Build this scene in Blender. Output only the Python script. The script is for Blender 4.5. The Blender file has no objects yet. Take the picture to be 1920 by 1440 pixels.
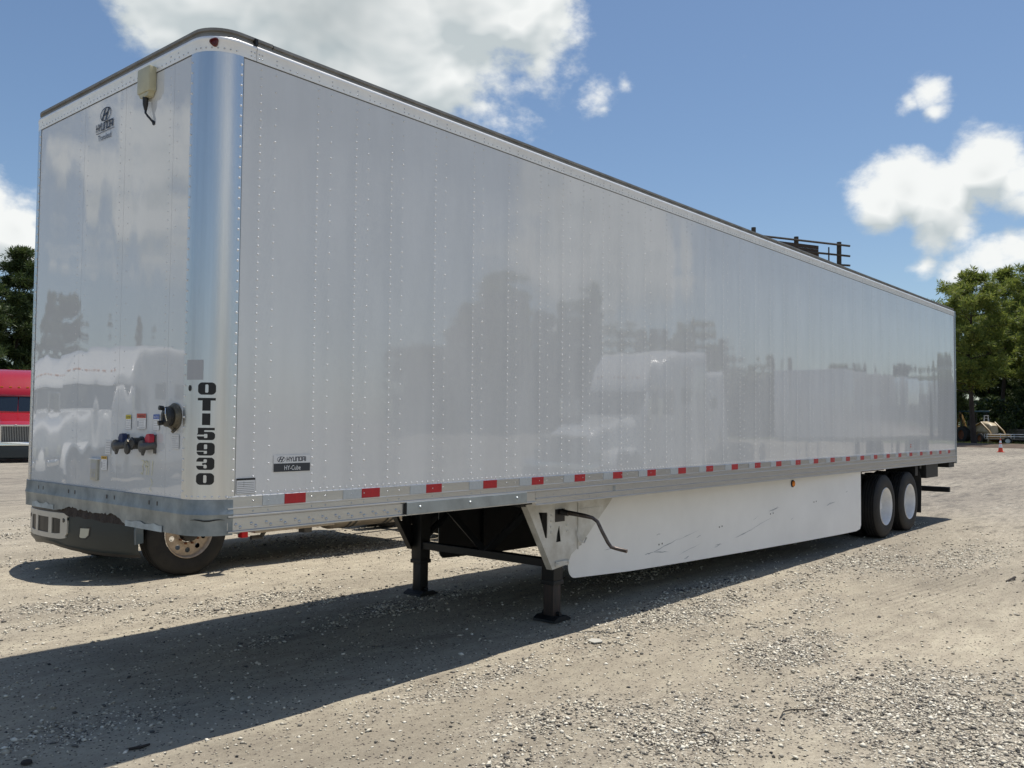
import bpy, bmesh, math, random
import numpy as np
from mathutils import Vector, Matrix

random.seed(7)
S = bpy.context.scene
COL = S.collection
R = math.radians

# ------------------------------------------------------------------ camera
CAM = Vector((-2.6852, -4.6127, 1.8363))
yaw, pit, rol, FPX = 0.7067, 0.0404, 0.0091, 1652.0
fw = Vector((math.cos(yaw)*math.cos(pit), math.sin(yaw)*math.cos(pit), math.sin(pit)))
rt = Vector((math.sin(yaw), -math.cos(yaw), 0))
up = rt.cross(fw)
r2 = rt*math.cos(rol) + up*math.sin(rol)
u2 = -rt*math.sin(rol) + up*math.cos(rol)
cd = bpy.data.cameras.new('camera')
cam = bpy.data.objects.new('camera', cd)
COL.objects.link(cam)
cam.matrix_world = Matrix(((r2.x, u2.x, -fw.x, CAM.x), (r2.y, u2.y, -fw.y, CAM.y), (r2.z, u2.z, -fw.z, CAM.z), (0, 0, 0, 1)))
cd.sensor_width = 36.0
cd.lens = FPX/1920*36
cd.clip_start = 0.05
cd.clip_end = 3000
S.camera = cam

# ------------------------------------------------------------------ light, sky, exposure
KX, KY = 0.27, -0.018                      # ground shift of a shadow per metre of height
SUN = Vector((KX, KY, 1)).normalized()
sl = bpy.data.lights.new('sun', 'SUN')
sl.energy = 5.0
sl.angle = R(0.55)
sl.color = (1.0, 0.95, 0.87)
so = bpy.data.objects.new('sun', sl)
COL.objects.link(so)
so.rotation_euler = SUN.to_track_quat('Z', 'Y').to_euler()
so.location = (0, 0, 60)

S.view_settings.view_transform = 'Standard'
S.view_settings.look = 'None'
S.view_settings.exposure = 0.0
S.view_settings.gamma = 1.0
S.view_settings.use_curve_mapping = False


def nd(nt, typ, **kw):
    n = nt.nodes.new(typ)
    for k, v in kw.items():
        setattr(n, k, v)
    return n


def cloud_group(det=9.0, fine=0.50):
    g = bpy.data.node_groups.new('cloud_density', 'ShaderNodeTree')
    g.interface.new_socket('Vector', in_out='INPUT', socket_type='NodeSocketVector')
    g.interface.new_socket('Density', in_out='OUTPUT', socket_type='NodeSocketFloat')
    gi = g.nodes.new('NodeGroupInput')
    go = g.nodes.new('NodeGroupOutput')
    L = g.links.new
    vec = gi.outputs[0]
    # clouds seen in the photograph: direction, angular radius, strength
    blobs = [((0.37, 0.835, 0.46), .10, .52), ((0.47, 0.77, 0.47), .17, 1.5), ((0.5635, 0.7175, 0.46), .23, 1.75),
             ((0.6444, 0.6353, 0.4656), .17, 1.35), ((0.6944, 0.590, 0.425), .105, .95), ((0.60, 0.675, 0.405), .10, .85), ((0.50, 0.75, 0.415), .10, .8),
             ((0.715, 0.575, 0.383), .055, .66), ((0.768, 0.5337, 0.350), .040, .46), ((0.785, 0.515, 0.362), .024, .42),
             ((0.9135, 0.243, 0.3264), .026, .62), ((0.918, 0.240, 0.306), .018, .50), ((0.9095, 0.262, 0.318), .018, .45),
             ((0.930, 0.2927, 0.2243), .048, .95), ((0.9340, 0.270, 0.2353), .052, 1.0), ((0.9463, 0.2027, 0.2424), .058, 1.05), ((0.9450, 0.2376, 0.2200), .062, 1.1),
             ((0.9600, 0.180, 0.2324), .055, .95), ((0.9470, 0.2526, 0.2015), .040, .8), ((0.9530, 0.228, 0.1945), .040, .75),
             ((0.960, 0.205, 0.165), .05, .7), ((0.966, 0.18, 0.17), .05, .7), ((0.951, 0.262, 0.158), .025, .5), ((0.958, 0.235, 0.150), .03, .5),
             ((0.3334, 0.9231, 0.1816), .055, .95), ((0.30, 0.93, 0.19), .07, .95), ((0.832, 0.40, 0.385), .026, .36), ((0.775, 0.535, 0.335), .022, .40),
             ((-0.55, 0.70, 0.46), .16, .9), ((-0.75, 0.35, 0.55), .18, .9), ((-0.2, 0.75, 0.63), .14, .8), ((-0.45, 0.86, 0.24), .14, .9),
             ((0.72, -0.55, 0.42), .18, .9), ((-0.10, -0.97, 0.22), .24, 1.2), ((-0.36, -0.91, 0.24), .26, 1.2), ((-0.6, -0.6, 0.50), .22, .9), ((0.80, -0.55, 0.20), .16, .9), ((0.25, -0.90, 0.18), .12, .8), ((0.93, -0.25, 0.25), .12, .8)]
    prev = None
    for d, r, s in blobs:
        v = Vector(d).normalized()
        dist = nd(g, 'ShaderNodeVectorMath', operation='DISTANCE')
        L(vec, dist.inputs[0]); dist.inputs[1].default_value = v
        mr = nd(g, 'ShaderNodeMapRange')
        mr.inputs['From Min'].default_value = 0.0
        mr.inputs['From Max'].default_value = r*1.15
        mr.inputs['To Min'].default_value = s
        mr.inputs['To Max'].default_value = 0.0
        L(dist.outputs['Value'], mr.inputs['Value'])
        if prev is None:
            prev = mr.outputs[0]
        else:
            mx = nd(g, 'ShaderNodeMath', operation='MAXIMUM')
            L(prev, mx.inputs[0]); L(mr.outputs[0], mx.inputs[1])
            prev = mx.outputs[0]
    # stretched a little sideways, as fair weather cumulus is
    mp = nd(g, 'ShaderNodeMapping')
    mp.inputs['Scale'].default_value = (1.0, 1.0, 1.5)
    L(vec, mp.inputs['Vector'])
    n1 = nd(g, 'ShaderNodeTexNoise')
    n1.inputs['Scale'].default_value = 9.0
    n1.inputs['Detail'].default_value = det
    n1.inputs['Roughness'].default_value = 0.56
    n1.inputs['Distortion'].default_value = 0.25
    L(mp.outputs[0], n1.inputs['Vector'])
    n2 = nd(g, 'ShaderNodeTexNoise')
    n2.inputs['Scale'].default_value = 42.0
    n2.inputs['Detail'].default_value = 7.0
    n2.inputs['Roughness'].default_value = 0.6
    L(mp.outputs[0], n2.inputs['Vector'])
    a = nd(g, 'ShaderNodeMath', operation='MULTIPLY_ADD')
    L(n1.outputs['Fac'], a.inputs[0]); a.inputs[1].default_value = 1.25; L(prev, a.inputs[2])
    b = nd(g, 'ShaderNodeMath', operation='MULTIPLY_ADD')
    L(n2.outputs['Fac'], b.inputs[0]); b.inputs[1].default_value = fine; L(a.outputs[0], b.inputs[2])
    # nothing outside the placed clouds
    gate = nd(g, 'ShaderNodeMapRange')
    gate.inputs['From Min'].default_value = 0.0
    gate.inputs['From Max'].default_value = 0.06
    L(prev, gate.inputs['Value'])
    sub = nd(g, 'ShaderNodeMath', operation='SUBTRACT')
    L(b.outputs[0], sub.inputs[0]); sub.inputs[1].default_value = 0.89+fine*.5
    m = nd(g, 'ShaderNodeMath', operation='MULTIPLY')
    L(sub.outputs[0], m.inputs[0]); L(gate.outputs[0], m.inputs[1])
    L(m.outputs[0], go.inputs[0])
    return g


W = bpy.data.worlds.new('World')
S.world = W
W.use_nodes = True
nt = W.node_tree
nt.nodes.clear()
L = nt.links.new
out = nd(nt, 'ShaderNodeOutputWorld')
bg = nd(nt, 'ShaderNodeBackground')
bg.inputs['Strength'].default_value = 0.10
sky = nd(nt, 'ShaderNodeTexSky', sky_type='NISHITA')
sky.sun_disc = False
sky.sun_elevation = math.asin(SUN.z)
sky.sun_rotation = math.atan2(SUN.x, SUN.y)
sky.air_density = 1.0
sky.dust_density = 0.6
sky.ozone_density = 1.6
tc = nd(nt, 'ShaderNodeTexCoord')
grp = cloud_group()
grs = cloud_group(3.0, 0.06)
g1 = nd(nt, 'ShaderNodeGroup', node_tree=grp)
g2 = nd(nt, 'ShaderNodeGroup', node_tree=grs)
g3 = nd(nt, 'ShaderNodeGroup', node_tree=grs)
L(tc.outputs['Generated'], g3.inputs[0])
L(tc.outputs['Generated'], g1.inputs[0])
off = nd(nt, 'ShaderNodeVectorMath', operation='ADD')
off.inputs[1].default_value = (0.006, -0.002, 0.026)
L(tc.outputs['Generated'], off.inputs[0])
L(off.outputs[0], g2.inputs[0])
al = nd(nt, 'ShaderNodeMapRange', interpolation_type='SMOOTHSTEP')
al.inputs['From Min'].default_value = 0.0
al.inputs['From Max'].default_value = 0.40
L(g1.outputs[0], al.inputs['Value'])
thick = nd(nt, 'ShaderNodeMapRange', interpolation_type='SMOOTHSTEP')
thick.inputs['From Min'].default_value = 0.55
thick.inputs['From Max'].default_value = 1.75
L(g3.outputs[0], thick.inputs['Value'])
df = nd(nt, 'ShaderNodeMath', operation='SUBTRACT')
L(g2.outputs[0], df.inputs[0]); L(g3.outputs[0], df.inputs[1])
un = nd(nt, 'ShaderNodeMapRange')
un.inputs['From Min'].default_value = -0.08
un.inputs['From Max'].default_value = 0.24
L(df.outputs[0], un.inputs['Value'])
cw = nd(nt, 'ShaderNodeMix', data_type='RGBA')
cw.inputs[6].default_value = (9.2, 9.4, 9.3, 1)
cw.inputs[7].default_value = (5.4, 6.0, 6.2, 1)
L(un.outputs[0], cw.inputs[0])
cg = nd(nt, 'ShaderNodeMix', data_type='RGBA')
L(thick.outputs[0], cg.inputs[0])
L(cw.outputs[2], cg.inputs[6])
cg.inputs[7].default_value = (2.9, 3.5, 3.75, 1)
skc = nd(nt, 'ShaderNodeMix', data_type='RGBA', blend_type='MULTIPLY')
skc.inputs[0].default_value = 1.0
L(sky.outputs[0], skc.inputs[6])
skc.inputs[7].default_value = (.96, 1.03, 1.08, 1)
fm = nd(nt, 'ShaderNodeMix', data_type='RGBA')
L(al.outputs[0], fm.inputs[0]); L(skc.outputs[2], fm.inputs[6]); L(cg.outputs[2], fm.inputs[7])
L(fm.outputs[2], bg.inputs['Color'])
L(bg.outputs[0], out.inputs['Surface'])


# ------------------------------------------------------------------ helpers
def mat(name, col, rough=.5, metal=0.0, var=0.0, vscale=4.0, bump=0.0, bscale=30.0, stretch=(1, 1, 1), col2=None, coat=0.0, spec=.5, ior=1.5, bdet=4):
    m = bpy.data.materials.new(name)
    m.use_nodes = True
    t = m.node_tree
    p = t.nodes['Principled BSDF']
    p.inputs['Base Color'].default_value = (*col, 1)
    p.inputs['Roughness'].default_value = rough
    p.inputs['Metallic'].default_value = metal
    p.inputs['Coat Weight'].default_value = coat
    p.inputs['Specular IOR Level'].default_value = spec
    p.inputs['IOR'].default_value = ior
    if var or bump:
        c = nd(t, 'ShaderNodeTexCoord')
        mp = nd(t, 'ShaderNodeMapping')
        mp.inputs['Scale'].default_value = stretch
        t.links.new(c.outputs['Object'], mp.inputs['Vector'])
    if var:
        n = nd(t, 'ShaderNodeTexNoise')
        n.inputs['Scale'].default_value = vscale
        n.inputs['Detail'].default_value = 6
        n.inputs['Roughness'].default_value = .62
        t.links.new(mp.outputs[0], n.inputs['Vector'])
        r = nd(t, 'ShaderNodeMapRange')
        r.inputs['From Min'].default_value = .32
        r.inputs['From Max'].default_value = .68
        t.links.new(n.outputs['Fac'], r.inputs['Value'])
        x = nd(t, 'ShaderNodeMix', data_type='RGBA')
        x.inputs[6].default_value = (*col, 1)
        x.inputs[7].default_value = (*(col2 or tuple(a*(1-var) for a in col)), 1)
        t.links.new(r.outputs[0], x.inputs[0])
        t.links.new(x.outputs[2], p.inputs['Base Color'])
    if bump:
        n = nd(t, 'ShaderNodeTexNoise')
        n.inputs['Scale'].default_value = bscale
        n.inputs['Detail'].default_value = bdet
        t.links.new(mp.outputs[0], n.inputs['Vector'])
        b = nd(t, 'ShaderNodeBump')
        b.inputs['Strength'].default_value = 1.0
        b.inputs['Distance'].default_value = bump
        t.links.new(n.outputs['Fac'], b.inputs['Height'])
        t.links.new(b.outputs[0], p.inputs['Normal'])
    return m


M = {}
M['white_panel'] = mat('white_panel_paint', (.725, .735, .735), .035, var=.10, vscale=1.4, bump=.0050, bscale=.9, stretch=(2.4, 2.4, .5), ior=1.66, bdet=.8)
M['white_panel2'] = mat('white_front_paint', (.70, .715, .72), .02, var=.05, vscale=1.6, bump=.0085, bscale=1.0, stretch=(2.0, 2.0, .55), bdet=.8, ior=1.82)
M['rivet'] = mat('rivet_paint', (.73, .74, .745), .25)
M['skirt'] = mat('skirt_paint', (.86, .87, .87), .22, var=.08, vscale=1.4, bump=.003, bscale=1.6)
M['alu'] = mat('extruded_aluminium', (.56, .57, .58), .30, 1.0, var=.12, vscale=3, bump=.0006, bscale=60, stretch=(.4, .4, 6))
M['alutop'] = mat('top_rail_aluminium', (.90, .90, .90), .38, .30, var=.10, vscale=3)
M['post'] = mat('brushed_aluminium_post', (.72, .73, .74), .31, 1.0, var=.10, vscale=3, bump=.0004, bscale=90, stretch=(8, 8, .3))
M['galv'] = mat('galvanised_steel', (.33, .37, .40), .46, .75, var=.5, vscale=6, bump=.003, bscale=9, stretch=(1, 1, .8), col2=(.17, .20, .22))
M['galv2'] = mat('galvanised_plate', (.40, .44, .46), .45, .8, var=.25, vscale=7)
M['scuff'] = mat('scraped_steel', (.46, .54, .60), .5, .5, var=.4, vscale=9)
M['rust'] = mat('rusty_crossmember', (.045, .033, .028), .85, 0, var=.5, vscale=30, bump=.01, bscale=40)
M['roofcap'] = mat('roof_cap', (.30, .29, .27), .6, .3, var=.35, vscale=6)
M['black'] = mat('black_frame_paint', (.010, .011, .012), .55, var=.4, vscale=8, bump=.001)
M['rubber'] = mat('tyre_rubber', (.011, .011, .012), .72, var=.35, vscale=9, bump=.002, bscale=60, col2=(.024, .022, .020))
M['mudflap'] = mat('mud_flap_rubber', (.030, .030, .029), .7, var=.4, vscale=5)
M['rimwhite'] = mat('white_wheel', (.82, .82, .82), .35, var=.15, vscale=9)
M['rimalu'] = mat('dusty_alloy_wheel', (.62, .50, .38), .5, .45, var=.35, vscale=18)
M['rimtan'] = mat('sand_reflection_alloy', (.56, .49, .40), .45, .6, var=.25, vscale=8)  # beige of the sand mirrored in the metal, put into its base colour
M['red_tape'] = mat('red_reflective_tape', (.46, .008, .018), .35, var=.15, vscale=40)
M['silver_tape'] = mat('silver_reflective_tape', (.50, .54, .57), .35, .25, var=.12, vscale=60)
M['amber'] = mat('amber_lens', (.75, .22, .01), .2)
M['darkred'] = mat('dark_red_lens', (.10, .012, .010), .3)
M['ink'] = mat('black_vinyl', (.008, .008, .010), .4)
M['inkblue'] = mat('dark_blue_print', (.012, .016, .04), .4)
M['plate'] = mat('slate_print', (.03, .035, .045), .4)
M['white_print'] = mat('white_print', (.78, .79, .80), .4)
M['yellow_print'] = mat('yellow_print', (.62, .52, .06), .5)
M['orange_print'] = mat('orange_print', (.70, .42, .05), .5)
M['red_print'] = mat('red_print', (.55, .10, .07), .5)
M['blue_print'] = mat('blue_print', (.03, .10, .42), .5)
M['grey_print'] = mat('grey_print', (.42, .43, .45), .5)
M['pale_print'] = mat('pale_print', (.68, .69, .70), .4)
M['beige'] = mat('cream_plastic', (.52, .49, .33), .4, var=.15, vscale=12)
M['blackplastic'] = mat('black_plastic', (.015, .015, .016), .4)
M['greycast'] = mat('grey_casting', (.12, .12, .12), .55, .3, var=.3, vscale=20)
M['brass'] = mat('worn_casting', (.17, .15, .11), .5, .4, var=.4, vscale=25)
M['redseal'] = mat('red_gladhand_cover', (.48, .03, .06), .5)
M['blueseal'] = mat('blue_gladhand_cover', (.015, .03, .10), .5)
M['chalk'] = mat('yellow_crayon', (.72, .68, .40), .9)
M['doc'] = mat('clear_document_holder', (.45, .45, .40), .3, var=.2, vscale=20)
M['bracket'] = mat('white_bracket_paint', (.70, .70, .67), .5, var=.22, vscale=5, col2=(.46, .44, .39), bump=.002)
M['rustleg'] = mat('rusty_leg_paint', (.022, .020, .019), .6, var=.8, vscale=10, col2=(.055, .034, .027), stretch=(3, 3, .5))
M['handle'] = mat('worn_steel_handle', (.16, .14, .13), .38, .8, var=.5, vscale=20, col2=(.06, .045, .04))
M['scratch'] = mat('scratch_mark', (.34, .37, .40), .7)
M['slate'] = mat('slate_grey_plastic', (.026, .036, .040), .42, var=.12, vscale=5)
M['silver'] = mat('silver_bumper_paint', (.52, .51, .47), .35, .2, var=.12, vscale=7)
M['lamp'] = mat('lamp_lens', (.50, .50, .42), .15)
M['slatepaint'] = mat('slate_truck_paint', (.10, .13, .15), .2, coat=.6)
M['redpaint'] = mat('red_truck_paint', (.33, .006, .014), .22, coat=.7, bump=.004, bscale=2.5)
M['whitepaint'] = mat('white_truck_paint', (.78, .78, .77), .15, coat=1.0, bump=.003, bscale=2.5)
M['chrome'] = mat('chrome', (.82, .82, .82), .12, 1.0)
M['glass'] = mat('dark_windscreen', (.012, .018, .025), .04, spec=.8)
M['redstrap'] = mat('red_strap', (.62, .006, .012), .5)
M['orange'] = mat('orange_cone', (.75, .075, .03), .5)
M['yellow'] = mat('yellow_machine_paint', (.22, .13, .03), .45, var=.3, vscale=4)
M['tan'] = mat('tan_machine_hood', (.55, .46, .32), .45, var=.3, vscale=3)
M['rustwheel'] = mat('rusty_wheel', (.20, .07, .03), .8, var=.4, vscale=6)
M['teal'] = mat('blue_canopy', (.03, .08, .12), .5)
M['oldwood'] = mat('weathered_board', (.085, .062, .048), .9, var=.5, vscale=7, bump=.01, bscale=20, stretch=(1, 1, 5))
M['postwood'] = mat('weathered_pole', (.075, .065, .055), .9, var=.4, vscale=5, bump=.01)
M['lumber'] = mat('grey_lumber', (.20, .17, .14), .9, var=.4, vscale=3)
M['bark'] = mat('pine_bark', (.060, .045, .036), .95, var=.55, vscale=5, bump=.05, bscale=9, stretch=(1, 1, .3))
M['twig'] = mat('dry_twig', (.035, .028, .024), .9)
M['litter'] = mat('pale_litter', (.44, .42, .37), .8)
M['leafbrown'] = mat('dry_leaf', (.06, .045, .03), .8)


def leafmat(name, c1, c2, c3, transl=.25):
    m = bpy.data.materials.new(name)
    m.use_nodes = True
    t = m.node_tree
    p = t.nodes['Principled BSDF']
    p.inputs['Roughness'].default_value = .55
    g = nd(t, 'ShaderNodeNewGeometry')
    r = nd(t, 'ShaderNodeValToRGB')
    e = r.color_ramp.elements
    e[0].position = 0; e[0].color = (*c1, 1)
    e[1].position = 1; e[1].color = (*c3, 1)
    k = e.new(.55); k.color = (*c2, 1)
    t.links.new(g.outputs['Random Per Island'], r.inputs['Fac'])
    t.links.new(r.outputs[0], p.inputs['Base Color'])
    tr = nd(t, 'ShaderNodeBsdfTranslucent')
    t.links.new(r.outputs[0], tr.inputs['Color'])
    mx = nd(t, 'ShaderNodeMixShader')
    mx.inputs[0].default_value = transl
    o = t.nodes['Material Output']
    t.links.new(p.outputs[0], mx.inputs[1]); t.links.new(tr.outputs[0], mx.inputs[2])
    t.links.new(mx.outputs[0], o.inputs['Surface'])
    return m


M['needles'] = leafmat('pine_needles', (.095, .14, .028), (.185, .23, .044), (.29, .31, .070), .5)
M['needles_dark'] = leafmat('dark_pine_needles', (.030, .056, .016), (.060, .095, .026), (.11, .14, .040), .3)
M['leaves'] = leafmat('shrub_leaves', (.02, .04, .012), (.045, .075, .018), (.12, .14, .03), .3)
M['grass'] = leafmat('grass_blades', (.09, .12, .03), (.16, .19, .05), (.24, .24, .08), .3)

TILT = 0.0024


class MB:
    """collects shapes and links them as one mesh object"""
    def __init__(s):
        s.v = []; s.f = []; s.mi = []; s.cur = 0

    def add(s, vs, fs):
        b = len(s.v)
        s.v += [tuple(p) for p in vs]
        s.f += [tuple(i+b for i in f) for f in fs]
        s.mi += [s.cur]*len(fs)
        return s

    def box(s, x0, x1, y0, y1, z0, z1, bev=0.0):
        if bev <= 0:
            vs = [(x, y, z) for x in (x0, x1) for y in (y0, y1) for z in (z0, z1)]
            return s.add(vs, [(0, 1, 3, 2), (4, 6, 7, 5), (0, 4, 5, 1), (2, 3, 7, 6), (0, 2, 6, 4), (1, 5, 7, 3)])
        bm = bmesh.new()
        bmesh.ops.create_cube(bm, size=1)
        for v in bm.verts:
            v.co = Vector(((x0+x1)/2+v.co.x*(x1-x0), (y0+y1)/2+v.co.y*(y1-y0), (z0+z1)/2+v.co.z*(z1-z0)))
        bmesh.ops.bevel(bm, geom=bm.edges[:], offset=bev, segments=2, affect='EDGES', profile=.6)
        bm.verts.index_update()
        s.add([v.co[:] for v in bm.verts], [[v.index for v in f.verts] for f in bm.faces])
        bm.free()
        return s

    def prism(s, poly, axis, a, b):
        """poly of 2D points extruded along axis (0 x, 1 y, 2 z) from a to b"""
        n = len(poly)
        def P(p, h):
            if axis == 0: return (h, p[0], p[1])
            if axis == 1: return (p[0], h, p[1])
            return (p[0], p[1], h)
        vs = [P(p, a) for p in poly]+[P(p, b) for p in poly]
        fs = [tuple(range(n)), tuple(range(2*n-1, n-1, -1))]
        fs += [(i, i+n, (i+1) % n+n, (i+1) % n) for i in range(n)]
        return s.add(vs, fs)

    def tube(s, pts, r, n=10, cap=True):
        pts = [Vector(p) for p in pts]
        rr = r if isinstance(r, (list, tuple)) else [r]*len(pts)
        vs = []; fs = []
        u = None
        for i, p in enumerate(pts):
            d = (pts[min(i+1, len(pts)-1)]-pts[max(i-1, 0)]).normalized()
            if u is None:
                u = d.cross(Vector((0, 0, 1)))
                if u.length < .05: u = d.cross(Vector((0, 1, 0)))
            u = (u-d*u.dot(d)).normalized()
            w = d.cross(u)
            for k in range(n):
                a = 2*math.pi*k/n
                vs.append(p+(u*math.cos(a)+w*math.sin(a))*rr[i])
        for i in range(len(pts)-1):
            for k in range(n):
                fs.append((i*n+k, i*n+(k+1) % n, (i+1)*n+(k+1) % n, (i+1)*n+k))
        if cap:
            fs.append(tuple(range(n-1, -1, -1)))
            fs.append(tuple((len(pts)-1)*n+k for k in range(n)))
        return s.add(vs, fs)

    def lathe(s, prof, c, axis=1, n=40, closed=False):
        """prof of (axial, radius) turned about the axis through c"""
        vs = []; fs = []
        for a, r in prof:
            for k in range(n):
                t = 2*math.pi*k/n
                p = [0, 0, 0]
                o = [i for i in range(3) if i != axis]
                p[axis] = a; p[o[0]] = r*math.cos(t); p[o[1]] = r*math.sin(t)
                vs.append((p[0]+c[0], p[1]+c[1], p[2]+c[2]))
        m = len(prof)
        rng = m if closed else m-1
        for i in range(rng):
            j = (i+1) % m
            for k in range(n):
                fs.append((i*n+k, i*n+(k+1) % n, j*n+(k+1) % n, j*n+k))
        return s.add(vs, fs)

    def disc(s, c, r, axis, n=20):
        vs = []
        for k in range(n):
            t = 2*math.pi*k/n
            p = [c[0], c[1], c[2]]
            o = [i for i in range(3) if i != axis]
            p[o[0]] += r*math.cos(t); p[o[1]] += r*math.sin(t)
            vs.append(p)
        return s.add(vs, [tuple(range(n))])

    def loft(s, st, n=28, e=5.0):
        """rounded sections along x: (x, z0, z1, half width low, half width high)"""
        vs = []; fs = []
        for x, z0, z1, h0, h1 in st:
            for k in range(n):
                t = 2*math.pi*(k+.5)/n
                c, q = math.cos(t), math.sin(t)
                sx = math.copysign(abs(c)**(2/e), c); sz = math.copysign(abs(q)**(2/e), q)
                f = (sz+1)/2
                vs.append((x, sx*(h0+(h1-h0)*f), z0+(z1-z0)*f))
        for i in range(len(st)-1):
            for k in range(n):
                fs.append((i*n+k, i*n+(k+1) % n, (i+1)*n+(k+1) % n, (i+1)*n+k))
        fs.append(tuple(range(n-1, -1, -1)))
        fs.append(tuple((len(st)-1)*n+k for k in range(n)))
        return s.add(vs, fs)

    def build(s, name, m, parent=None, kind=None, smooth=None, tilt=False, loc=None, normals=True):
        me = bpy.data.meshes.new(name)
        vs = [(x, y, z-TILT*x) for x, y, z in s.v] if tilt else s.v
        me.from_pydata(vs, [], s.f)
        ms = m if isinstance(m, (list, tuple)) else [m]
        for q in ms: me.materials.append(M[q] if isinstance(q, str) else q)
        if len(ms) > 1: me.polygons.foreach_set('material_index', s.mi)
        if normals:
            bm = bmesh.new(); bm.from_mesh(me)
            bmesh.ops.recalc_face_normals(bm, faces=bm.faces[:])
            bm.to_mesh(me); bm.free()
        if smooth is not None:
            me.polygons.foreach_set('use_smooth', [True]*len(me.polygons))
            me.set_sharp_from_angle(angle=R(smooth))
        me.update()
        o = bpy.data.objects.new(name, me)
        COL.objects.link(o)
        if parent: o.parent = parent
        if loc: o.location = loc
        if kind: o['kind'] = kind
        return o


def empty(name, loc=(0, 0, 0), rz=0, parent=None):
    o = bpy.data.objects.new(name, None)
    o.empty_display_size = .3
    COL.objects.link(o)
    o.location = loc
    o.rotation_euler = (0, 0, rz)
    if parent: o.parent = parent
    return o


def tag(o, label, cat, group=None):
    o['label'] = label; o['category'] = cat
    if group: o['group'] = group
    return o


def copy_tree(o, parent=None):
    c = o.copy(); COL.objects.link(c)
    c.parent = parent
    for ch in list(o.children): copy_tree(ch, c)
    return c


# ------------------------------------------------------------------ numpy value noise
def vnoise(x, y, seed=0):
    xi = np.floor(x).astype(np.int64); yi = np.floor(y).astype(np.int64)
    xf = x-xi; yf = y-yi
    def h(a, b):
        k = (a*374761393+b*668265263+seed*1442695041) & 0xffffffff
        k = ((k ^ (k >> 13))*1274126177) & 0xffffffff
        return ((k ^ (k >> 16)) & 0xffff)/65535.0
    u = xf*xf*(3-2*xf); v = yf*yf*(3-2*yf)
    return (h(xi, yi)*(1-u)+h(xi+1, yi)*u)*(1-v)+(h(xi, yi+1)*(1-u)+h(xi+1, yi+1)*u)*v


def fbm(x, y, seed=0, o=5):
    t = 0; a = .5; n = 0
    for i in range(o):
        t = t+a*vnoise(x*2**i, y*2**i, seed+i*17); n += a; a *= .5
    return t/n


def gravel_mask(x, y):
    """0 smooth sand, 1 loose gravel"""
    # long patches that follow the driving direction
    base = fbm(x*.42+y*.12, y*1.25-x*.10, 3, 5)
    m = np.clip((base-.54)*5.0, 0, 1)*.6
    for bx, by, rx, ry, s in [(4.9, -.30, 1.6, .38, 1.0), (4.2, -1.6, .9, .45, .95), (3.4, -2.9, 1.1, .8, 1.0), (2.1, -1.95, .7, .55, .95),
                              (2.4, 3.1, 1.0, .32, .9), (1.0, 4.3, .8, .35, .6), (6.1, .15, 1.2, .16, .9), (2.1, -.35, 1.0, .22, .6),
                              (1.7, -1.25, .6, .3, .7), (10.5, -1.4, 2.0, .5, .6), (8.9, -.4, 2.6, .3, .7), (3.0, -3.6, 1.5, .8, 1.0)]:
        d = ((x-bx)/rx)**2+((y-by)/ry)**2
        m = np.maximum(m, s*np.exp(-d*1.0))
    for bx, by, rx, ry, s in [(3.34, -1.30, .65, .30, .9), (4.3, -.55, .45, .12, .6), (7.6, -1.4, 1.8, .5, .85), (1.9, -2.55, .35, .3, .7), (5.7, -2.1, .7, .35, .6),
                              (3.4, -.35, .5, .12, .5)]:
        d = ((x-bx)/rx)**2+((y-by)/ry)**2
        m = m*(1-s*np.exp(-d))
    rag = fbm(x*5, y*5, 51, 4)
    return np.clip(m+(rag-.5)*.9*np.clip(m*3, 0, 1), 0, 1)


def ground_height(x, y):
    d = np.hypot(x-4, y)
    near = np.exp(-(d/26.0)**2)
    h = (fbm(x*.35, y*.8, 9, 4)-.5)*.05+(fbm(x*1.6, y*3.2, 21, 4)-.5)*.016
    return h*near-.008

# ------------------------------------------------------------------ ground
def axis_coords(c0, c1, step, far, growth=1.18):
    a = list(np.arange(c0, c1+1e-6, step))
    s = step; p = a[-1]
    while p < far: s *= growth; p += s; a.append(p)
    s = step; p = a[0]; lo = []
    while p > -far: s *= growth; p -= s; lo.append(p)
    return np.array(lo[::-1]+a)


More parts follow.
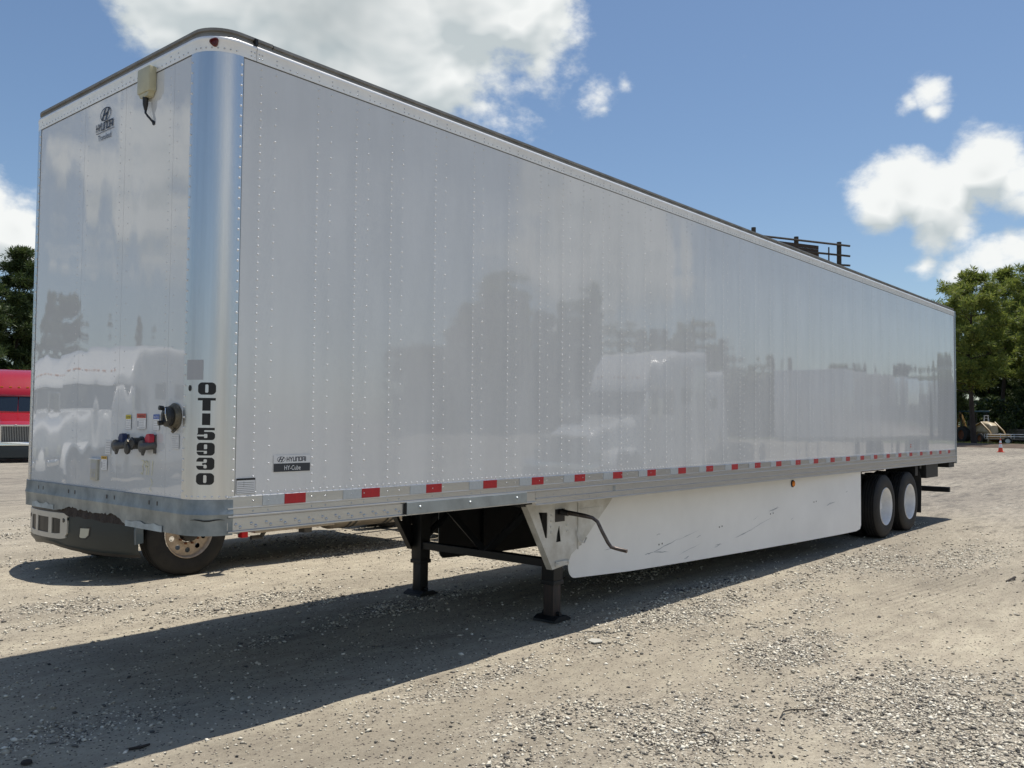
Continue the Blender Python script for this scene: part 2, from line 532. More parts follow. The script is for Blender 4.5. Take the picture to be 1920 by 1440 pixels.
def build_ground():
    xs = axis_coords(-2.2, 15.5, .055, 420)
    ys = axis_coords(-5.2, 6.5, .045, 420)
    X, Y = np.meshgrid(xs, ys, indexing='ij')
    G = gravel_mask(X, Y)
    Z = ground_height(X, Y)
    fine = (fbm(X*7, Y*7, 31, 3)-.5)*.010*G+(fbm(X*3.0, Y*9, 77, 4)-.5)*.012*(1-G)
    near = np.exp(-((np.hypot(X-4, Y))/14.0)**2)
    Z = Z+fine*near
    # tyre tread marks in the soft sand
    tx = np.exp(-((X-7.9)/1.5)**4)*np.exp(-((Y+1.75+.05*(X-7.9))/.42)**4)
    Z += tx*.004*np.sin((Y+.12*X)*2*math.pi/.196)
    nx, ny = X.shape
    vs = np.stack([X, Y, Z], -1).reshape(-1, 3)
    i = np.arange(nx-1)[:, None]*ny+np.arange(ny-1)[None, :]
    F = np.stack([i, i+ny, i+ny+1, i+1], -1).reshape(-1, 4)
    me = bpy.data.meshes.new('ground')
    me.vertices.add(len(vs)); me.vertices.foreach_set('co', vs.astype(np.float32).ravel())
    me.loops.add(F.size); me.loops.foreach_set('vertex_index', F.astype(np.int32).ravel())
    me.polygons.add(len(F)); me.polygons.foreach_set('loop_start', np.arange(0, F.size, 4, dtype=np.int32))
    me.polygons.foreach_set('use_smooth', np.ones(len(F), dtype=bool))
    me.update(calc_edges=True)
    at = me.attributes.new('gravel', 'FLOAT', 'POINT')
    at.data.foreach_set('value', G.astype(np.float32).ravel())
    at = me.attributes.new('track', 'FLOAT', 'POINT')
    at.data.foreach_set('value', tx.astype(np.float32).ravel())
    m = bpy.data.materials.new('sandy_gravel_lot')
    m.use_nodes = True
    t = m.node_tree; K = t.links.new
    p = t.nodes['Principled BSDF']
    p.inputs['Roughness'].default_value = .95
    p.inputs['Specular IOR Level'].default_value = .15
    geo = nd(t, 'ShaderNodeNewGeometry')
    def noise(scale, det=6, rough=.6, st=(1, 1, 1)):
        mp = nd(t, 'ShaderNodeMapping'); mp.inputs['Scale'].default_value = st
        K(geo.outputs['Position'], mp.inputs['Vector'])
        n = nd(t, 'ShaderNodeTexNoise'); n.inputs['Scale'].default_value = scale
        n.inputs['Detail'].default_value = det; n.inputs['Roughness'].default_value = rough
        K(mp.outputs[0], n.inputs['Vector']); return n.outputs['Fac']
    def rng(s, a, b, c=0, d=1):
        r = nd(t, 'ShaderNodeMapRange')
        for k, v in zip(('From Min', 'From Max', 'To Min', 'To Max'), (a, b, c, d)): r.inputs[k].default_value = v
        K(s, r.inputs['Value']); return r.outputs[0]
    def mixc(f, a, b):
        x = nd(t, 'ShaderNodeMix', data_type='RGBA')
        if hasattr(f, 'links'): K(f, x.inputs[0])
        else: x.inputs[0].default_value = f
        for q, s in ((a, 6), (b, 7)):
            if hasattr(q, 'links'): K(q, x.inputs[s])
            else: x.inputs[s].default_value = (*q, 1)
        return x.outputs[2]
    sand = mixc(rng(noise(.9, 7, .62, (.45, 1.3, 1)), .36, .66), (.50, .440, .335), (.36, .312, .240))
    sand = mixc(rng(noise(48, 6, .8, (.8, 1.1, 1)), .52, .68, 0, .6), sand, (.22, .19, .145))
    sand = mixc(rng(noise(4.5, 6, .65, (.6, 1.6, 1)), .45, .75), sand, (.58, .525, .395))
    sand = mixc(rng(noise(.33, 5, .62, (.45, 1.1, 1)), .46, .66, 0, .8), sand, (.225, .195, .150))
    sand = mixc(rng(noise(1.6, 7, .7, (.55, 1.2, 1)), .54, .70, 0, .55), sand, (.175, .148, .112))
    # fine grit
    v = nd(t, 'ShaderNodeTexVoronoi'); v.inputs['Scale'].default_value = 95
    K(geo.outputs['Position'], v.inputs['Vector'])
    v2 = nd(t, 'ShaderNodeTexVoronoi'); v2.inputs['Scale'].default_value = 34
    K(geo.outputs['Position'], v2.inputs['Vector'])
    sp = nd(t, 'ShaderNodeSeparateColor'); K(v.outputs['Color'], sp.inputs[0])
    sp2 = nd(t, 'ShaderNodeSeparateColor'); K(v2.outputs['Color'], sp2.inputs[0])
    grit = nd(t, 'ShaderNodeValToRGB'); grit.color_ramp.interpolation = 'CONSTANT'
    e = grit.color_ramp.elements
    e[0].position = 0; e[0].color = (.09, .082, .074, 1)
    e[1].position = .26; e[1].color = (.22, .195, .165, 1)
    for q, c in ((.44, (.47, .41, .31)), (.68, (.62, .56, .44)), (.88, (.78, .72, .59))):
        k = e.new(q); k.color = (*c, 1)
    K(sp.outputs[0], grit.inputs['Fac'])
    grit2 = nd(t, 'ShaderNodeValToRGB'); grit2.color_ramp.interpolation = 'CONSTANT'
    e = grit2.color_ramp.elements
    e[0].position = 0; e[0].color = (.11, .10, .09, 1)
    e[1].position = .30; e[1].color = (.27, .235, .195, 1)
    k = e.new(.60); k.color = (.52, .46, .37, 1)
    k = e.new(.90); k.color = (.70, .65, .55, 1)
    K(sp2.outputs[0], grit2.inputs['Fac'])
    ag = nd(t, 'ShaderNodeAttribute', attribute_name='gravel')
    gf = mixc(.45, grit.outputs[0], grit2.outputs[0])
    mot = mixc(rng(noise(13, 5, .7, (.7, 1.3, 1)), .48, .70, 0, .55), gf, (.11, .10, .09))
    c1 = mixc(rng(ag.outputs['Fac'], .05, .9, .12, .95), sand, mot)
    # tyre tread streaks pressed into the sand
    sx = nd(t, 'ShaderNodeSeparateXYZ'); K(geo.outputs['Position'], sx.inputs[0])
    w1 = nd(t, 'ShaderNodeMath', operation='MULTIPLY_ADD'); K(sx.outputs[0], w1.inputs[0]); w1.inputs[1].default_value = .12; K(sx.outputs[1], w1.inputs[2])
    w2 = nd(t, 'ShaderNodeMath', operation='MULTIPLY'); K(w1.outputs[0], w2.inputs[0]); w2.inputs[1].default_value = 2*math.pi/.098
    w3 = nd(t, 'ShaderNodeMath', operation='SINE'); K(w2.outputs[0], w3.inputs[0])
    at_ = nd(t, 'ShaderNodeAttribute', attribute_name='track')
    w4 = nd(t, 'ShaderNodeMath', operation='MULTIPLY'); K(rng(w3.outputs[0], .0, .9, 0, .45), w4.inputs[0]); K(at_.outputs['Fac'], w4.inputs[1])
    c1 = mixc(w4.outputs[0], c1, (.20, .175, .14))
    # the far lot: grey-white limestone bands
    far = mixc(rng(noise(.16, 8, .68, (.28, 1.5, 1)), .40, .62), (.245, .218, .182), (.385, .345, .280))
    far = mixc(rng(noise(2.2, 6, .7, (.35, 1.6, 1)), .50, .66), far, (.13, .120, .105))
    far = mixc(rng(noise(7.0, 7, .75, (.4, 1.5, 1)), .47, .66, 0, .8), far, (.15, .135, .115))
    far = mixc(rng(noise(3.1, 6, .7, (.35, 1.5, 1)), .56, .72, 0, .7), far, (.46, .43, .36))
    far = mixc(rng(noise(26.0, 4, .75, (.6, 1.3, 1)), .54, .70, 0, .65), far, (.10, .09, .08))
    dist = nd(t, 'ShaderNodeVectorMath', operation='LENGTH')
    K(geo.outputs['Position'], dist.inputs[0])
    c2 = mixc(rng(dist.outputs['Value'], 7, 19, .15, 1), c1, far)
    sc = nd(t, 'ShaderNodeMath', operation='SUBTRACT'); K(sp.outputs[1], sc.inputs[0]); sc.inputs[1].default_value = .955
    st = nd(t, 'ShaderNodeMath', operation='GREATER_THAN'); K(sc.outputs[0], st.inputs[0]); st.inputs[1].default_value = 0
    c3 = mixc(st.outputs[0], c2, (.07, .06, .055))
    K(c3, p.inputs['Base Color'])
    b = nd(t, 'ShaderNodeBump'); b.inputs['Distance'].default_value = .010; b.inputs['Strength'].default_value = .9
    hs = nd(t, 'ShaderNodeMath', operation='MULTIPLY'); K(v2.outputs['Distance'], hs.inputs[0]); K(ag.outputs['Fac'], hs.inputs[1])
    ha = nd(t, 'ShaderNodeMath', operation='MULTIPLY_ADD'); K(noise(38, 9, .78), ha.inputs[0]); ha.inputs[1].default_value = 1.5
    hm = nd(t, 'ShaderNodeMath', operation='MULTIPLY'); K(hs.outputs[0], hm.inputs[0]); hm.inputs[1].default_value = -1.1
    K(hm.outputs[0], ha.inputs[2])
    K(ha.outputs[0], b.inputs['Height'])
    K(b.outputs[0], p.inputs['Normal'])
    me.materials.append(m)
    o = bpy.data.objects.new('ground', me); COL.objects.link(o)
    o['kind'] = 'structure'


build_ground()


def stones():
    """loose gravel near the camera as real stones, one mesh"""
    rs = np.random.RandomState(5)
    ico = bmesh.new(); bmesh.ops.create_icosphere(ico, subdivisions=1, radius=1)
    base = np.array([v.co[:] for v in ico.verts]); ico.verts.index_update()
    fc = np.array([[v.index for v in f.verts] for f in ico.faces]); ico.free()
    # a cheaper stone: squashed octahedron with 8 faces
    octv = np.array([(1, 0, 0), (-1, 0, 0), (0, 1, 0), (0, -1, 0), (0, 0, 1), (0, 0, -1)], float)
    octf = np.array([(0, 2, 4), (2, 1, 4), (1, 3, 4), (3, 0, 4), (2, 0, 5), (1, 2, 5), (3, 1, 5), (0, 3, 5)])
    N = 900000
    # ground points inside a wedge in front of the camera, denser close by
    ang = rs.uniform(yaw-.62, yaw+.62, N); d = 3.2+ (rs.rand(N)**1.5)*15.0
    x = CAM.x+np.cos(ang)*d; y = CAM.y+np.sin(ang)*d
    g = gravel_mask(x, y)
    keep = rs.rand(N) < (g**1.6*.66*np.clip(9.0/d, .35, 1.1)*(d/9.0)**1.0+.018)
    x, y, g, d = x[keep], y[keep], g[keep], d[keep]
    n = len(x)
    r = rs.lognormal(0, .45, n)*.0052*(1+.06*d)
    r = np.clip(r, .003, .022)
    z = ground_height(x, y)
    a = rs.rand(n)*6.283
    jit = 1+(rs.rand(n, 6, 1)-.5)*.7
    v = octv[None]*jit
    v = v*np.stack([r*rs.uniform(.8, 1.5, n), r*rs.uniform(.7, 1.1, n), r*rs.uniform(.35, .75, n)], -1)[:, None, :]
    tl = (rs.rand(n)-.5)*1.0
    ct, st = np.cos(tl)[:, None], np.sin(tl)[:, None]
    vx = v[..., 0]*ct-v[..., 2]*st; vz = v[..., 0]*st+v[..., 2]*ct
    ca, sa = np.cos(a)[:, None], np.sin(a)[:, None]
    X = vx*ca-v[..., 1]*sa+x[:, None]; Y = vx*sa+v[..., 1]*ca+y[:, None]
    Z = vz+(z+r*.25)[:, None]
    V = np.stack([X, Y, Z], -1).reshape(-1, 3)
    F = (octf[None]+(np.arange(n)*6)[:, None, None]).reshape(-1, 3)
    me = bpy.data.meshes.new('gravel')
    me.vertices.add(len(V)); me.vertices.foreach_set('co', V.astype(np.float32).ravel())
    me.loops.add(F.size); me.loops.foreach_set('vertex_index', F.astype(np.int32).ravel())
    me.polygons.add(len(F)); me.polygons.foreach_set('loop_start', np.arange(0, F.size, 3, dtype=np.int32))
    me.update(calc_edges=True)
    m = bpy.data.materials.new('loose_gravel'); m.use_nodes = True
    t = m.node_tree; p = t.nodes['Principled BSDF']; p.inputs['Roughness'].default_value = .85
    ge = nd(t, 'ShaderNodeNewGeometry'); rp = nd(t, 'ShaderNodeValToRGB')
    e = rp.color_ramp.elements
    e[0].position = 0; e[0].color = (.06, .055, .052, 1)
    e[1].position = 1; e[1].color = (.80, .75, .64, 1)
    for q, c in ((.12, (.13, .12, .105)), (.27, (.29, .26, .21)), (.46, (.50, .45, .355)), (.74, (.70, .645, .52))):
        k = e.new(q); k.color = (*c, 1)
    t.links.new(ge.outputs['Random Per Island'], rp.inputs['Fac'])
    t.links.new(rp.outputs[0], p.inputs['Base Color'])
    me.materials.append(m)
    o = bpy.data.objects.new('gravel', me); COL.objects.link(o)
    o['kind'] = 'stuff'; tag(o, 'loose pale and dark gravel strewn over the sandy lot', 'gravel')
    print('stones', n)


stones()

# far edge of the lot: bare earth verge, then rough grass
def sheet(name, poly, z, m, kind, hump=0.0, nx=26, ny=14):
    (a, b, c, d) = [Vector((*p, 0)) for p in poly]
    mb = MB()
    vs = []; fs = []
    for i in range(nx+1):
        for j in range(ny+1):
            u, v = i/nx, j/ny
            p = (a*(1-u)+b*u)*(1-v)+(d*(1-u)+c*u)*v
            w = (fbm(np.array([p.x*.5]), np.array([p.y*.5]), 88, 4)[0]-.5)
            vs.append((p.x+w*1.2*(1 if 0 < v else 1), p.y, z+hump*math.sin(min(1, max(0, v))*math.pi)*(.6+w)))
    for i in range(nx):
        for j in range(ny):
            k = i*(ny+1)+j
            fs.append((k, k+ny+1, k+ny+2, k+1))
    mb.add(vs, fs)
    return mb.build(name, m, kind=kind, smooth=60)


M['mulch'] = mat('bare_brown_earth', (.135, .095, .068), .95, var=.5, vscale=1.6, bump=.03, bscale=6)
M['field'] = mat('rough_grass_soil', (.10, .115, .040), .95, var=.5, vscale=.8)
sheet('verge', [(71.5, -14), (75.5, 40), (86, 40), (82, -14)], .006, 'mulch', 'structure', hump=.30)
sheet('field', [(81.5, -60), (85.5, 60), (190, 60), (180, -60)], .012, 'field', 'structure', hump=.10)


def grass_strip():
    mb = MB(); rs = random.Random(3)
    for i in range(9000):
        x = rs.uniform(82, 92); y = rs.uniform(4, 24)
        h = rs.uniform(.06, .28); a = rs.uniform(0, 3.14); w = rs.uniform(.02, .05)
        dx, dy = math.cos(a)*w, math.sin(a)*w
        mb.add([(x-dx, y-dy, 0), (x+dx, y+dy, 0), (x+rs.uniform(-.1, .1), y+rs.uniform(-.1, .1), h)], [(0, 1, 2)])
    o = mb.build('grass', 'grass', kind='stuff', normals=False)
    tag(o, 'sunlit rough grass growing beyond the bare earth verge', 'grass')


grass_strip()


# ------------------------------------------------------------------ trees
def tuft_arrays(rs, centers, rad, nb, width, spiky=.8):
    """spiky needle tufts: nb thin triangles radiating from each centre"""
    n = len(centers)
    C = np.repeat(centers, nb, 0); Rr = np.repeat(rad, nb)
    d = rs.normal(size=(n*nb, 3)); d[:, 2] = d[:, 2]*.8+.35
    d /= np.linalg.norm(d, axis=1)[:, None]
    s = rs.normal(size=(n*nb, 3)); s -= d*(s*d).sum(1)[:, None]; s /= np.linalg.norm(s, axis=1)[:, None]
    L_ = Rr*rs.uniform(.7, 1.15, n*nb)
    w = (width*rs.uniform(.7, 1.3, n*nb))[:, None]
    b = C+d*(L_*.08)[:, None]
    mid = C+d*(L_*.62)[:, None]
    tip = C+d*L_[:, None]
    V = np.stack([b, mid+s*w, tip, mid-s*w], 1).reshape(-1, 3)
    F = np.arange(n*nb*4).reshape(-1, 4)
    return V, F


def np_mesh(name, V, F, m):
    me = bpy.data.meshes.new(name)
    k = F.shape[1]
    me.vertices.add(len(V)); me.vertices.foreach_set('co', V.astype(np.float32).ravel())
    me.loops.add(F.size); me.loops.foreach_set('vertex_index', F.astype(np.int32).ravel())
    me.polygons.add(len(F)); me.polygons.foreach_set('loop_start', np.arange(0, F.size, k, dtype=np.int32))
    me.update(calc_edges=True)
    me.materials.append(M[m] if isinstance(m, str) else m)
    return me


def pine(seed, H, crown_z, crad, foliage='needles', ntuft=1500, shape='round', tr=.24, low=0.0):
    """pine tree: tapered trunk, limbs and a crown of needle tufts (parts: trunk, limbs, crown)"""
    rs = np.random.RandomState(seed); rr = random.Random(seed)
    root = empty('pine_tree')
    lean = [rr.uniform(-.35, .35), rr.uniform(-.35, .35)]
    def tp(z):
        f = z/H
        return Vector((lean[0]*f*1.5+.12*math.sin(f*6+seed), lean[1]*f*1.5+.12*math.cos(f*5+seed), z))
    mb = MB(); zs = [0, .25, 1, 2.5, 4, 6, 8, 10, H*.8, H*.97]
    zs = sorted(z for z in set(zs) if z <= H*.97)
    mb.tube([tp(z) for z in zs], [tr*(1.45 if z < .1 else 1)*max(.10, 1-.93*z/H) for z in zs], 10)
    mb.build('trunk', 'bark', root, smooth=60)
    lm = MB(); cen = []; rad = []
    nl = 30 if shape == 'round' else 40
    per = ntuft//nl
    for i in range(nl):
        f = (i+rr.random())/nl
        z = crown_z+(H*.97-crown_z)*f
        if shape == 'round':
            prof = math.sin(min(1, (f*.86+.14))*math.pi)**.55*crad
        else:
            prof = crad*(1-f)**.7*1.0+.35
        ln = prof*rr.uniform(.6, 1.1); a = i*2.4+rr.uniform(-.5, .5)
        p0 = tp(z-ln*.18); rise = rr.uniform(.02, .45)*ln*(1 if shape == 'round' else .45)
        dirv = Vector((math.cos(a), math.sin(a), 0))
        p1 = p0+dirv*ln*.5+Vector((0, 0, rise*.35)); p2 = p0+dirv*ln+Vector((0, 0, rise))
        lm.tube([p0, p1, p2], [.055*(1.15-f)+.02, .035, .012], 5, cap=False)
        # side branchlets ending in clusters of tufts
        ncl = 7
        for c in range(ncl):
            t_ = .35+.65*(c+.5)/ncl
            q = p0.lerp(p1, t_*2) if t_ < .5 else p1.lerp(p2, (t_-.5)*2)
            e = q+Vector((rr.gauss(0, .20)*ln, rr.gauss(0, .20)*ln, abs(rr.gauss(0, .12))*ln+.1))
            if c % 2 == 0: lm.tube([q, e], [.018, .008], 4, cap=False)
            m_ = max(3, per//ncl)
            for k in range(m_):
                cen.append((e.x+rr.gauss(0, .30), e.y+rr.gauss(0, .30), e.z+rr.gauss(0, .16)))
                rad.append(rr.uniform(.28, .52))
    lm.build('limbs', 'bark', root, smooth=60)
    V, F = tuft_arrays(rs, np.array(cen), np.array(rad)*1.2, 20, .034)
    me = np_mesh('crown', V, F, foliage)
    o = bpy.data.objects.new('crown', me); COL.objects.link(o); o.parent = root
    return root


def place(proto, used, x, y, rz, sc, label, cat, group, z=0):
    o = proto if not used else copy_tree(proto)
    o.location = (x, y, z); o.rotation_euler = (0, 0, rz); o.scale = (sc, sc, sc)
    tag(o, label, cat, group)
    return o


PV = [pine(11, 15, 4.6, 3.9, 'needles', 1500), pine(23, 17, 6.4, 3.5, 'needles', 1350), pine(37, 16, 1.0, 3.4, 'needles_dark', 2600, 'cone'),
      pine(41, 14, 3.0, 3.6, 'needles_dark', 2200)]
used = [False]*4


def P(k, x, y, rz, sc, label, group):
    o = place(PV[k], used[k], x, y, rz, sc, label, 'pine tree', group)
    used[k] = True
    return o


GR = 'pines beyond the far edge of the lot'
P(0, 80.3, 14.4, 1.2, 1.0, 'nearest open-crowned pine with bare dark trunk standing just right of the trailer', GR)
P(1, 96, 11.2, 2.0, 1.12, 'taller pine behind, its crown at the right picture edge', GR)
P(1, 99, 16.0, 4.1, 1.06, 'tall pine directly behind the nearest pine, its top showing above it', GR)
P(0, 90, 10.0, 3.6, .93, 'broad pine filling the right edge with its low crown', GR)
P(3, 88, 18.5, .4, .80, 'dark pine half hidden behind the rear of the trailer', GR)
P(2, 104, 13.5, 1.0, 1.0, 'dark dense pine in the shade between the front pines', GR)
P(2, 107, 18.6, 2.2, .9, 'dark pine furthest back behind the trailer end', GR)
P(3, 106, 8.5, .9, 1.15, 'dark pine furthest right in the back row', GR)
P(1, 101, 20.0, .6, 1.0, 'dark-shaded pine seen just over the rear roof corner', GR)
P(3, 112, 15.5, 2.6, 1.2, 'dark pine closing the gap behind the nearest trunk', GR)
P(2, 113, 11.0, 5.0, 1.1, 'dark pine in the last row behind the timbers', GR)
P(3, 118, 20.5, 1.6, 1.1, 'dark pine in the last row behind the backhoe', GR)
GL = 'dark pines behind the red truck'
P(2, 21.6, 62.5, .3, .87, 'dark pine tallest at the left edge, beside the trailer front', GL)
P(2, 18.6, 61.0, 1.9, .80, 'dark pine at the far left picture edge behind the red truck', GL)
P(3, 24.0, 63.0, 2.9, .80, 'dark pine partly hidden behind the trailer front corner', GL)
P(2, 21.2, 66.5, 4.0, .78, 'dark pine in the second row behind the red truck', GL)
# tree line all round the lot, seen mirrored in the trailer's glossy panels
rq = random.Random(12)
k = 0
for (x0, y0, x1, y1, n, s0, s1) in ((-55, 70, 12, 74, 9, .6, 1.0), (-75, 5, -60, 60, 7, .6, 1.0), (74, -70, 88, -58, 9, .95, 1.15), (89, -56, 96, -44, 7, .72, .85), (97, -42, 106, -6, 17, .48, .62), (-40, -70, 12, -64, 9, .6, 1.0), (34, 74, 84, 44, 8, .6, 1.0)):
    for i in range(n):
        f = (i+rq.uniform(.1, .9))/n
        P((k*7+i) % 4, x0+(x1-x0)*f+rq.uniform(-3, 3), y0+(y1-y0)*f+rq.uniform(-3, 3), rq.uniform(0, 6), rq.uniform(s0, s1),
          'pine of the tree line, seen only as a mirror image in the trailer', 'tree line round the lot')
    k += 1


def shrub_mass():
    rs = np.random.RandomState(8)
    n = 26000
    y = rs.uniform(-10, 30, n); x = 99+rs.uniform(-3, 9, n)-(y-14)*.1
    top = 2.6+2.6*fbm(y*.35, x*.2, 5, 4)
    z = rs.rand(n)**.8*top
    C = np.stack([x, y, z], -1)
    d = rs.normal(size=(n, 3)); d /= np.linalg.norm(d, axis=1)[:, None]
    s = np.cross(d, rs.normal(size=(n, 3))); s /= np.linalg.norm(s, axis=1)[:, None]
    a = rs.uniform(.12, .30, n)[:, None]
    V = np.stack([C-d*a, C+s*a*.6, C+d*a, C-s*a*.6], 1).reshape(-1, 3)
    me = np_mesh('undergrowth', V, np.arange(4*n).reshape(-1, 4), 'leaves')
    o = bpy.data.objects.new('undergrowth', me); COL.objects.link(o)
    o['kind'] = 'stuff'; tag(o, 'dense dark undergrowth filling the gaps under the right-hand pines', 'undergrowth')
    n = 16000
    x = rs.uniform(8, 34, n); y = 64+rs.uniform(-2, 7, n); z = rs.rand(n)*(3.2+3*fbm(x*.3, y*.2, 2, 4))
    C = np.stack([x, y, z], -1)
    d = rs.normal(size=(n, 3)); d /= np.linalg.norm(d, axis=1)[:, None]
    s = np.cross(d, rs.normal(size=(n, 3))); s /= np.linalg.norm(s, axis=1)[:, None]
    a = rs.uniform(.12, .28, n)[:, None]
    V = np.stack([C-d*a, C+s*a*.6, C+d*a, C-s*a*.6], 1).reshape(-1, 3)
    me = np_mesh('undergrowth', V, np.arange(4*n).reshape(-1, 4), 'leaves')
    o = bpy.data.objects.new('undergrowth', me); COL.objects.link(o)
    o['kind'] = 'stuff'; tag(o, 'dark undergrowth below the pines behind the red truck', 'undergrowth')


shrub_mass()


def far_wood():
    rs = np.random.RandomState(18)
    n = 42000
    u = rs.rand(n)
    x = np.interp(u, [0, .4, .6, 1], [70, 88, 98, 108])+rs.uniform(-3, 4, n); y = np.interp(u, [0, .4, .6, 1], [-74, -60, -42, -4])+rs.uniform(-3, 3, n)
    top = np.interp(u, [0, .4, .6, 1], [9, 9, 5.5, 5.0])+2.5*fbm(u*22, u*3, 5, 4)
    z = rs.rand(n)**.8*top
    C = np.stack([x, y, z], -1)
    d = rs.normal(size=(n, 3)); d /= np.linalg.norm(d, axis=1)[:, None]
    s = np.cross(d, rs.normal(size=(n, 3))); s /= np.linalg.norm(s, axis=1)[:, None]
    a = rs.uniform(.25, .6, n)[:, None]
    V = np.stack([C-d*a, C+s*a*.6, C+d*a, C-s*a*.6], 1).reshape(-1, 3)
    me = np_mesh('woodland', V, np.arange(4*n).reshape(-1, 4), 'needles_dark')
    o = bpy.data.objects.new('woodland', me); COL.objects.link(o)
    o['kind'] = 'stuff'; tag(o, 'low wood edge seen only as a mirror image in the long wall', 'woodland')


far_wood()
# shrubs with yellow-green sunlit leaves under the right-hand pines
def shrub(seed, w, h, n=900):
    rs = np.random.RandomState(seed)
    root = empty('shrub')
    mb = MB(); rr = random.Random(seed)
    for i in range(6):
        a = rr.uniform(0, 6.28)
        mb.tube([(0, 0, 0), (math.cos(a)*w*.15, math.sin(a)*w*.15, h*.4), (math.cos(a)*w*.35, math.sin(a)*w*.35, h*.8)], [.04, .025, .01], 5)
    mb.build('stems', 'bark', root)
    d = rs.normal(size=(n, 3)); d /= np.linalg.norm(d, axis=1)[:, None]
    rad = rs.rand(n)**.4
    lump = .7+.5*fbm(d[:, 0]*2.2+5, d[:, 1]*2.2+d[:, 2]*2+5, seed, 3)
    C = d*rad[:, None]*lump[:, None]*np.array([w*.5, w*.5, h*.5])+np.array([0, 0, h*.55])
    e = rs.normal(size=(n, 3)); e /= np.linalg.norm(e, axis=1)[:, None]
    s = np.cross(e, rs.normal(size=(n, 3))); s /= np.linalg.norm(s, axis=1)[:, None]
    a = rs.uniform(.08, .17, n)[:, None]
    V = np.stack([C-e*a, C+s*a*.5, C+e*a, C-s*a*.5], 1).reshape(-1, 3)
    me = np_mesh('foliage', V, np.arange(4*n).reshape(-1, 4), 'leaves')
    o = bpy.data.objects.new('foliage', me); COL.objects.link(o); o.parent = root
    return root


sh = shrub(3, 2.6, 2.6)
for i, (x, y, sc, lab) in enumerate([(92.5, 14.3, 1.0, 'leafy shrub catching the sun to the right of the nearest pine trunk'),
                                     (94.0, 12.4, .8, 'shrub beside the log pile at the right picture edge'),
                                     (93.0, 18.6, .9, 'shrub behind the old backhoe next to the trailer end')]):
    place(sh, i > 0, x, y, i*1.7, sc, lab, 'shrub', 'shrubs under the pines')

# ------------------------------------------------------------------ weathered pole structure seen over the trailer roof
def pole_structure():
    P1, P2, P3 = Vector((39.2, 15.04, 11.75)), Vector((40.65, 13.4, 11.3)), Vector((42.1, 11.75, 11.05))
    dr = (P3-P1); dr.z = 0; dr.normalize()
    nrm = Vector((-dr.y, dr.x, 0))
    root = empty('billboard_frame', (P2.x, P2.y, 0))
    tag(root, 'weathered pole frame with dark boards rising above the trailer roof', 'frame')
    o_ = Vector((P2.x, P2.y, 0))
    for p in (P1, P2, P3):
        MB().tube([(p.x-o_.x, p.y-o_.y, 0), (p.x-o_.x, p.y-o_.y, p.z*.5), (p.x-o_.x+.02, p.y-o_.y, p.z)], [.13, .12, .115], 10).build('post', 'postwood', root, smooth=50)
    def rail(z1, z3, s0, s1, r=.055):
        a = P1+dr*s0; b = P3+dr*s1
        off = nrm*-.17
        MB().tube([(a.x-o_.x+off.x, a.y-o_.y+off.y, z1), (b.x-o_.x+off.x, b.y-o_.y+off.y, z3)], r, 6).build('rail', 'postwood', root)
    rail(11.33, 10.82, -.1, .50)
    rail(10.72, 10.30, .3, .50)
    rail(10.05, 9.82, .3, .50)
    # horizontal boards between first and second post and a little beyond
    L1 = (P3-P1).length
    for i in range(9):
        z = 11.18-i*.20
        s0 = .25+.03*random.random(); s1 = 3.28+.06*random.random()
        a = P1+dr*s0; b = P1+dr*s1
        dz = -.11*s0; dz2 = -.11*s1
        q = nrm*-.12; q2 = nrm*-.145
        mb = MB()
        vs = []
        for pt, zz in ((a, z+dz), (b, z+dz2)):
            for qq in (q, q2):
                for h in (0, .192):
                    vs.append((pt.x-o_.x+qq.x, pt.y-o_.y+qq.y, zz-h))
        mb.add(vs, [(0, 1, 3, 2), (4, 6, 7, 5), (0, 4, 5, 1), (2, 3, 7, 6), (0, 2, 6, 4), (1, 5, 7, 3)])
        mb.build('board', 'oldwood', root)
    # small upright between the rails
    a = P1+dr*3.80-nrm*.17
    MB().tube([(a.x-o_.x, a.y-o_.y, 10.75), (a.x-o_.x, a.y-o_.y, 9.9)], .035, 6).build('upright', 'postwood', root)


pole_structure()


# ------------------------------------------------------------------ things at the far right edge of the lot
def cone():
    c = Vector((62.0, 8.55, 0))
    root = empty('traffic_cone', c)
    tag(root, 'orange traffic cone with a white collar at the far edge of the lot', 'traffic cone')
    MB().box(-.20, .20, -.20, .20, 0, .035, .01).build('base', 'orange', root)
    n = 20
    MB().lathe([(.035, .15), (.90, .022), (.90, .0)], (0, 0, 0), 2, n).build('body', 'orange', root, smooth=40)
    MB().lathe([(.30, .114), (.54, .080)], (0, 0, 0), 2, n).build('collar', 'white_print', root, smooth=40)
    MB().lathe([(.60, .072), (.76, .050)], (0, 0, 0), 2, n).build('collar', 'white_print', root, smooth=40)


cone()


def wheel_at(parent, c, r, w, rimr, tm, rm, name='wheel', n=28, side=-1):
    """small background wheel, axis along y"""
    x, y, z = c
    o = MB().lathe([(-w*.25, .001), (-w*.25, rimr*.45), (w*.25, rimr*.45), (w*.25, .001)], c, 1, n).build(name, rm, parent, smooth=40)
    MB().lathe([(-w/2, rimr), (-w/2, r*.88), (-w*.38, r), (w*.38, r), (w/2, r*.88), (w/2, rimr)], c, 1, n, closed=True).build('tyre', tm, o, smooth=50)
    MB().lathe([(-w*.42, rimr), (-w*.20, rimr*.8), (-w*.20, .0)], c, 1, n).lathe([(w*.42, rimr), (w*.20, rimr*.8), (w*.20, .0)], c, 1, n).build('rim', rm, o, smooth=40)
    return o


